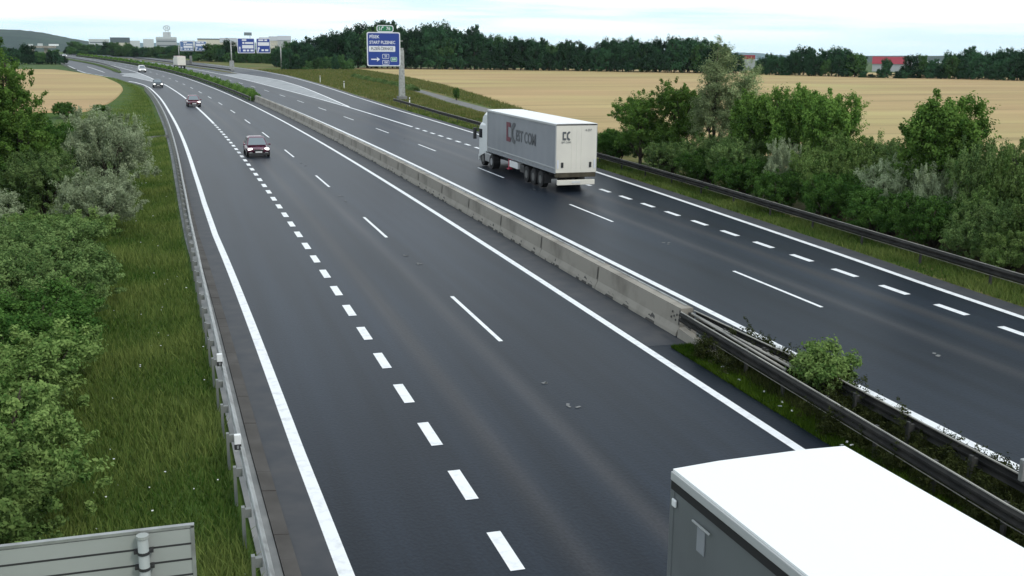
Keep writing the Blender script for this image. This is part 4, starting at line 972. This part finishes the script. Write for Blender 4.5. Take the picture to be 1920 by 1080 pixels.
def lorry(loc, rz, label, near=False):
    root=empty('lorry',loc,rz); tag(root,label,'lorry')
    TL=13.6; hw=1.275 if not near else 1.245; zb=1.12; zt=4.0 if not near else 3.62
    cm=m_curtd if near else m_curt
    def part(nm,m,fn,bev=0,par=None,sm=False):
        b=MB(); fn(b); return b.build(nm,m,par or root,bevel=bev,smooth=sm)
    # roof slightly crowned
    def roof(b):
        b.sweep([[(-hw,y,zt-.03),(-hw,y,zt-.005),(-hw*.5,y,zt+.02),(hw*.5,y,zt+.02),(hw,y,zt-.005),(hw,y,zt-.03)] for y in (.0,3,7,11,TL)])
    part('roof',m_roofw,roof)
    for sx in (-1,1):
        part('roof_edge',m_edge,lambda b:b.box((sx*(hw+.006),TL/2,zt-.085),(.05,TL,.11)),.01)
        def cur(b):
            n=68; rows=[]
            for z in (zb+.32,zb+1.2,zt-.15):
                rows.append(z)
            for i in range(n):
                y0=.08+(TL-.2)*i/n; y1=.08+(TL-.2)*(i+1)/n
                bx=lambda y:sx*(hw-.012+.008*math.sin(y*5.2)+.012*math.sin(y*1.3+1))
                for z0,z1 in zip(rows[:-1],rows[1:]): b.quad((bx(y0),y0,z0),(bx(y1),y1,z0),(bx(y1),y1,z1),(bx(y0),y0,z1))
        c=part('side_curtain',cm,cur)
        if near: part('roof_gap',m_black,lambda b:b.box((sx*(hw+.002),TL/2,zt-.20),(.03,TL,.12)))
        part('side_rail',m_edge if not near else m_dark,lambda b:b.box((sx*(hw+.0),TL/2,zb+.30),(.05,TL,.06)),.01)
        def skirt(b): b.box((sx*(hw-.02),TL/2,zb+.13),(.035,TL-.1,.27))
        part('lower_flap',m_curt if not near else m_curtd,skirt)
        def lug(b):
            for k in range(20): b.box((sx*(hw+.002),.7+k*.66,zb+.17),(.02,.05,.12))
        part('strap_buckles',m_galv,lug,par=c)
        [part('corner_post',m_edge if not near else m_curtd,lambda b:b.box((sx*(hw-.03),yy,(zb+zt)/2),(.09,.10,zt-zb-.1)),.01) for yy in (.03,TL-.03)]
    part('front_wall',m_edge,lambda b:b.box((0,TL-.03,(zb+zt)/2),(hw*2-.1,.06,zt-zb-.1)))
    for sx in (-1,1):
        dr=part('rear_door',m_door if not near else m_curtd,lambda b:b.box((sx*(hw*.5-.012),.0,(zb+zt)/2-.02),(hw-.03,.06,zt-zb-.14)),.0)
        part('door_bar',m_door,lambda b:b.box((sx*.30,-.036,(zb+zt)/2),(.03,.014,zt-zb-.3)),par=dr)
        part('tail_light',m_tail if near else m_dirt,lambda b:b.box((sx*hw*.74,-.07,.95),(.30,.06,.09)))
        part('marker_strip',m_signw,lambda b:b.box((sx*(hw-.13),-.05,zb+.55),(.10,.02,.50)))
        part('door_latch',m_dark,lambda b:b.box((sx*(hw-.40),-.05,zb+.50),(.14,.03,.30)))
    part('door_frame',m_dark,lambda b:b.box((0,-.02,zt-.075),(hw*2-.02,.05,.04)))
    part('underside_dirt',m_dirt,lambda b:b.box((0,.10,zb-.10),(hw*2-.1,.3,.24)),.02)
    bp=part('rear_bumper',m_edge if near else m_door,lambda b:b.box((0,-.02,.60),(2.35,.12,.30)),.02)
    if not near:
        part('number_plate',m_plate,lambda b:b.box((0,-.09,.62),(.52,.02,.12)),par=bp)
    part('chassis_beam',m_dark,lambda b:(b.box((-.5,TL/2,.98),(.14,TL-.4,.26)),b.box((.5,TL/2,.98),(.14,TL-.4,.26)),b.box((0,4.2,.75),(1.7,4.4,.35))))
    for y in (2.6,3.9,5.2):
        for sx in (-1,1): wheel(root,sx*(hw-.20),y,.50,.38,rimc=m_hub)
    part('mudguard',m_dark,lambda b:[b.box((sx*(hw-.2),1.75,.62),(.40,.05,.5)) for sx in (-1,1)])
    part('spare_wheel_box',m_dark,lambda b:b.box((-hw+.35,6.35,.72),(.5,.8,.5)),.03)
    part('pallet_box',m_white,lambda b:b.box((-hw+.25,7.9,.80),(.40,1.7,.42)),.02)
    part('landing_leg',m_redch,lambda b:(b.box((-hw+.35,9.6,.70),(.14,.18,.75)),b.box((-hw+.35,9.6,.34),(.3,.34,.06)),b.box((-hw+.4,9.2,.95),(.1,1.3,.12)),b.box((hw-.35,9.6,.70),(.14,.18,.75))))
    # tractor
    cf=TL+2.35; cb=TL+.55
    def cab(b):
        sec=[(cb,.95,3.0,1.23),(cb+.15,.9,3.05,1.24),(cf-.5,.62,3.0,1.24),(cf-.15,.50,2.75,1.22),(cf,.50,1.7,1.12)]
        b.sweep([[(-w,y,z0),(-w,y,z1-.15),(-w*.9,y,z1),(w*.9,y,z1),(w,y,z1-.15),(w,y,z0)] for y,z0,z1,w in sec])
    cb_=part('cab',m_cabw,cab,.05)
    def fair(b):
        b.sweep([[(-w,y,2.95),(-w,y,z-.22),(-w*.8,y,z),(w*.8,y,z),(w,y,z-.22),(w,y,2.95)] for y,z,w in ((cb,3.86,1.18),(cb+.45,3.82,1.18),(cb+.95,3.62,1.14),(cb+1.35,3.30,1.06),(cb+1.6,2.98,1.0))])
    part('roof_fairing',m_cabw,fair,.06)
    for sx in (-1,1):
        part('side_deflector',m_cabw,lambda b:b.box((sx*1.20,cb-.22,2.35),(.06,.5,2.5)),.02)
        part('side_window',m_glass,lambda b:b.box((sx*1.245,cf-.62,2.25),(.03,.80,.62)),.01)
        mi=part('mirror',m_dark,lambda b:b.box((sx*1.50,cf-.02,2.20),(.22,.22,.80)),.04)
        part('mirror_arm',m_dark,lambda b:b.box((sx*1.35,cf-.05,2.5),(.3,.06,.06)),par=mi)
        part('wheel_arch',m_dark,lambda b:b.box((sx*1.02,cf-1.15,.85),(.42,1.15,.62)),.05)
        wheel(root,sx*1.06,cf-1.15,.50,.34,rimc=m_hub)
        wheel(root,sx*1.00,TL-.95+.0,.50,.52)
        part('fuel_tank',m_rim,lambda b:[b.box((sx*.95,TL+.55-k*.36,.68),(.56,.33,.60)) for k in range(4)],.05)
        part('head_lamp',m_wglass,lambda b:b.box((sx*.92,cf+.01,.75),(.4,.06,.2)))
    part('windscreen',m_glass,lambda b:b.quad((-1.02,cf-.02,1.75),(1.02,cf-.02,1.75),(1.08,cf-.125,2.62),(-1.08,cf-.125,2.62)))
    part('tractor_chassis',m_dark,lambda b:b.box((0,TL-.1,.80),(1.0,4.2,.3)))
    part('front_bumper',m_cabw,lambda b:b.box((0,cf+.0,.50),(2.4,.14,.45)),.04)
    if not near:
        # lettering on the left curtain (faces -x) : mirrored bracket logo and two words
        X=-hw-.016; rot=(R(90),0,R(-90))
        def lc(par,y,z,sc,mr,md,onrear=False):
            def pt(u,v):   # u to the reader's right
                return (X,y-u*sc*1.5,z+v*sc) if not onrear else (y+u*sc,-.058,z+v*sc)
            b=MB()
            for q in (((0,-.8),(.28,-.8),(.28,.8),(0,.8)),((.28,.42),(.72,.42),(.72,.8),(.28,.8)),((.28,-.8),(.72,-.8),(.72,-.42),(.28,-.42))): b.poly([pt(*p) for p in q])
            b.build('logo_bracket',mr,par)
            b=MB()
            b.poly([pt(*p) for p in ((.86,.25),(1.12,.25),(1.55,.62),(1.55,.85),(1.2,.85),(.86,.5))]); b.poly([pt(*p) for p in ((.86,-.25),(1.12,-.25),(1.12,.25),(.86,.25))]); b.poly([pt(*p) for p in ((.86,-.25),(.86,-.5),(1.2,-.85),(1.55,-.85),(1.55,-.62),(1.12,-.25))])
            b.build('logo_hook',md,par)
        lc(root,9.25,2.85,.78,m_logor,m_logod)
        tx=text_obj('EST COM',.98,m_logod,root,(X,5.4,2.72),rot,bold=.02); wv=[v.co.x for v in tx.data.vertices]; tx.scale=(3.75/(max(wv)-min(wv)),1,1)
        lc(root,-.88,3.30,.30,m_logod,m_logod,True)
        text_obj('EST COM',.14,m_logod,root,(-.65,-.055,2.93))
        text_obj('4-237',.17,m_logod,root,(.72,-.055,3.62))
    else:
        part('curtain_label',m_curt,lambda b:(b.box((hw+.0,.75,zt-.62),(.012,.18,.30)),))
        part('curtain_hook',m_edge,lambda b:b.box((hw+.03,.78,zt-.42),(.02,.40,.022)))
        part('side_lamp',m_white,lambda b:b.box((hw+.03,.12,zt-.40),(.03,.10,.10)),.02)
    return root
lorry(W(58.0,7.55,G(7.5)),th(62)+R(0.3),'articulated lorry with grey curtain sides and white cab, driving away')
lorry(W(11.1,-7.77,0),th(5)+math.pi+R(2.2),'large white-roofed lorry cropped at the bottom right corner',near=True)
# far lorry, rear view
def far_truck():
    p=W(352,6.9,.2); root=empty('box_lorry',p,th(352)); tag(root,'small far-off pale box lorry beyond the median hedge','lorry')
    b=MB(); b.box((0,4,2.35),(2.5,8,2.7)); b.build('box_body',m_door,root,bevel=.05)
    b=MB(); b.box((0,4,3.73),(2.52,8,.06)); b.build('roof',mat('roof_pink',(.72,.52,.52),.5),root)
    b=MB(); b.box((0,9,1.9),(2.4,2,2.4)); b.build('cab',m_cabw,root,bevel=.1)
    b=MB(); b.box((0,4,.85),(2.3,8,.3)); b.build('chassis',m_dark,root)
    for y in (1.4,2.6,9): 
        for sx in (-1,1): wheel(root,sx*1.05,y,.48,.35)
far_truck()
b=MB()
for x,h,w in ((0,2.2,1.6),(3.0,1.4,3.4),(4.9,3.0,.9)): b.box((x,0,h/2),(w,1.2,h))
o=b.build('roadside_cabinet',m_gutter,bevel=.05); o.location=W(415,14.5,.3); tag(o,'pale concrete blocks and cabinets beside the far lorry','cabinet')
# overpass stub seen behind the left wheat
root=empty('overpass',at(83,106,520)); root.location.z=0; tag(root,'pale concrete overpass on a single pier behind the left wheat field','bridge')
b=MB(); b.box((0,0,5.4),(10,4,.9)); b.build('deck',m_conc,root); b=MB(); b.box((1,0,2.5),(1.6,1.6,5.2)); b.build('pier',m_conc,root)

# ------------------------------------------------------------------ far buildings and hills
def building(px0,px1,ytop,ybase,D,m,label,roofm=None,rh=0,depth=.5,gable=False,wins=0,cat='building',deep=4):
    a=at(px0,ytop,D); c=at(px1,ytop,D); base=at((px0+px1)/2,ybase,D); w=(c-a).length; h=a.z-base.z
    root=empty('building',((a.x+c.x)/2,(a.y+c.y)/2,base.z),math.atan2(c.y-a.y,c.x-a.x)); tag(root,label,cat)
    b=MB(); b.box((0,w*depth/2,(h-rh)/2-deep/2),(w,w*depth,h-rh+deep)); wl=b.build('wall',m,root)
    if rh:
        b=MB()
        if gable: b.sweep([[(x,-.3,h-rh),(x,w*depth/2,h),(x,w*depth+.3,h-rh)] for x in (-w/2-.2,w/2+.2)])
        else: b.box((0,w*depth/2,h-rh/2),(w*1.01,w*depth*1.02,rh))
        b.build('roof',roofm or m,root)
    if wins:
        for r in range(2):
            k=MB()
            z=(h-rh)*(.35+.4*r); k.box((0,-.06,z),(w*.9,.1,(h-rh)*.12)); k.build('window_band',m_wglass,wl)
    return root
c_pale=mat('pale_render',(.52,.55,.56),.8); c_cream=mat('cream_render',(.60,.56,.47),.8); c_grey=mat('far_grey',(.36,.38,.40),.8); c_dk=mat('dark_roof',(.10,.13,.15),.8); c_redr=mat('red_roof',(.30,.030,.050),.6); c_wall=mat('warehouse_wall',(.42,.43,.44),.8); c_white=mat('white_wall',(.78,.8,.82),.7)
building(206,243,70,90,900,c_cream,'long beige block with a dark flat roof above the motorway bend',c_dk,4,.4)
building(166,205,73,92,950,c_pale,'pale low block left of the dark-roofed one',c_pale,1,.5,wins=1)
building(243,262,76,90,980,c_pale,'small pale building just right of the dark-roofed block')
building(268,288,73,90,980,c_pale,'pale housing between the dark-roofed block and the tower')
t=building(292,331,69,92,1300,c_grey,'wide grey-pink factory block under the emblem tower',c_pale,2,.4,wins=1)
t=building(305,320,60,72,1320,c_pale,'square tower above the factory, carrying a round emblem','',0,1.0)
# ring emblem on top of the tower
p=at(312.5,52.5,1320); root=empty('rooftop_emblem',p,math.atan2(-math.sin(R(YAW)),math.cos(R(YAW)))); tag(root,'oval rooftop emblem on a thin mast above the tower','rooftop sign')
b=MB(); n=28; rr=[]
for k in range(n+1):
    a=2*math.pi*k/n; rr.append((3.6*math.cos(a),0,2.6*math.sin(a)))
b.tube(rr,.55,6,cap=False); b.build('ring',c_pale,root)
b=MB(); b.box((-1.1,0,0),(.9,.5,3)); b.box((1.1,0,0),(.9,.5,3)); b.box((0,0,0),(1.6,.5,.7)); b.build('letter',c_pale,root)
b=MB(); b.box((-1.5,0,-5.2),(.35,.35,5.5)); b.box((1.5,0,-5.2),(.35,.35,5.5)); b.build('mast',c_grey,root)
building(340,366,76,90,1200,c_pale,'pale block right of the tower behind the far gantry')
building(370,412,72,92,1000,c_cream,'long cream building with a flat dark roof line behind the trees',c_dk,1,.4)
for i,(x0,x1,yt) in enumerate(((412,428,71),(427,443,71),(444,462,72),(486,504,70),(504,520,68),(520,545,67))):
    building(x0,x1,yt,98,760,(c_cream,c_cream,c_pale,c_pale,c_cream,c_wall)[i],('cream gabled house left of the blue boards','second cream gabled house left of the blue boards','pale gabled house behind the blue boards','pale gabled house just right of the blue boards','cream gabled house right of the blue boards','grey gabled house at the left end of the dark wood')[i],c_grey,3.0,.8,gable=True,cat='house')
building(1378,1416,103,140,430,c_wall,'grey warehouse with a bright red roof edge between two woods',c_redr,1.5,.5)
building(1637,1700,106,142,470,c_wall,'long building with a red roof at the far right',c_redr,2.9,.3,gable=True)
building(1700,1712,111,142,475,c_white,'small white building beside the long red roof')
building(1728,1742,115,142,480,c_white,'small white building between trees right of the red roof')
building(50,62,82.5,86,900,c_pale,'white shed under the wooded hill, farthest left',None,0,.6,deep=0)
building(70,80,81.5,86,900,c_pale,'small blue-grey shed under the wooded hill',deep=0)
building(91,110,82.5,86,850,c_white,'long white shed under the wooded hill',deep=0)
building(96,111,94,97.5,600,c_pale,'low white building just left of the motorway bend',deep=0)
building(52,64,90.5,96,700,c_cream,'cream building behind the left trees',deep=0)
def hills(name,prof,D,depth,m,ybase):
    b=MB(); n=len(prof)*6; rings=[]
    xs=np.linspace(prof[0][0],prof[-1][0],n); ys=np.interp(xs,[a for a,_ in prof],[c for _,c in prof]); rng=random.Random(2)
    for x,y in zip(xs,ys):
        t_=at(x,y+rng.uniform(-.5,.5),D); f=at(x,ybase,D-depth); k=at(x,y,D+depth); zb=f.z
        m1=f.lerp(t_,.5); m1.z=f.z+(t_.z-f.z)*.62
        rings.append([tuple(f),tuple(m1),tuple(t_),(k.x,k.y,zb)])
    b.sweep(rings,closed=False,caps=False); o=b.build(name,m,smooth=True); o['kind']='structure'; return o
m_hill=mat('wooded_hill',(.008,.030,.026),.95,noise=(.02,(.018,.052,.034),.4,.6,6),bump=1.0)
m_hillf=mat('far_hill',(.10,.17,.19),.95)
hills('hills',[(-260,66),(-150,58),(-40,54),(0,54.5),(40,56),(80,61),(110,67),(140,73),(165,77),(185,84),(200,92)],2300,500,m_hill,108)
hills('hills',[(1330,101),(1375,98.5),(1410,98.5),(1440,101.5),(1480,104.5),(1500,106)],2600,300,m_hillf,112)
hills('hills',[(1540,106),(1580,104),(1700,104.5),(1800,104.5),(2000,106),(2300,106)],2200,300,m_hill,116)
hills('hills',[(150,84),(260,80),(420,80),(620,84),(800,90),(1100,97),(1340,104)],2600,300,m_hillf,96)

# ------------------------------------------------------------------ thin haze
def haze():
    m=bpy.data.materials.new('haze'); m.use_nodes=True; nt=m.node_tree
    for n in list(nt.nodes): nt.nodes.remove(n)
    o_=nt.nodes.new('ShaderNodeOutputMaterial'); v=nt.nodes.new('ShaderNodeVolumePrincipled'); v.inputs['Color'].default_value=(.80,.90,1.0,1); v.inputs['Density'].default_value=.00005
    nt.links.new(v.outputs[0],o_.inputs['Volume'])
    b=MB(); b.box((0,0,10),(9400,9400,230)); o=b.build('haze',m); o['kind']='stuff'
haze()
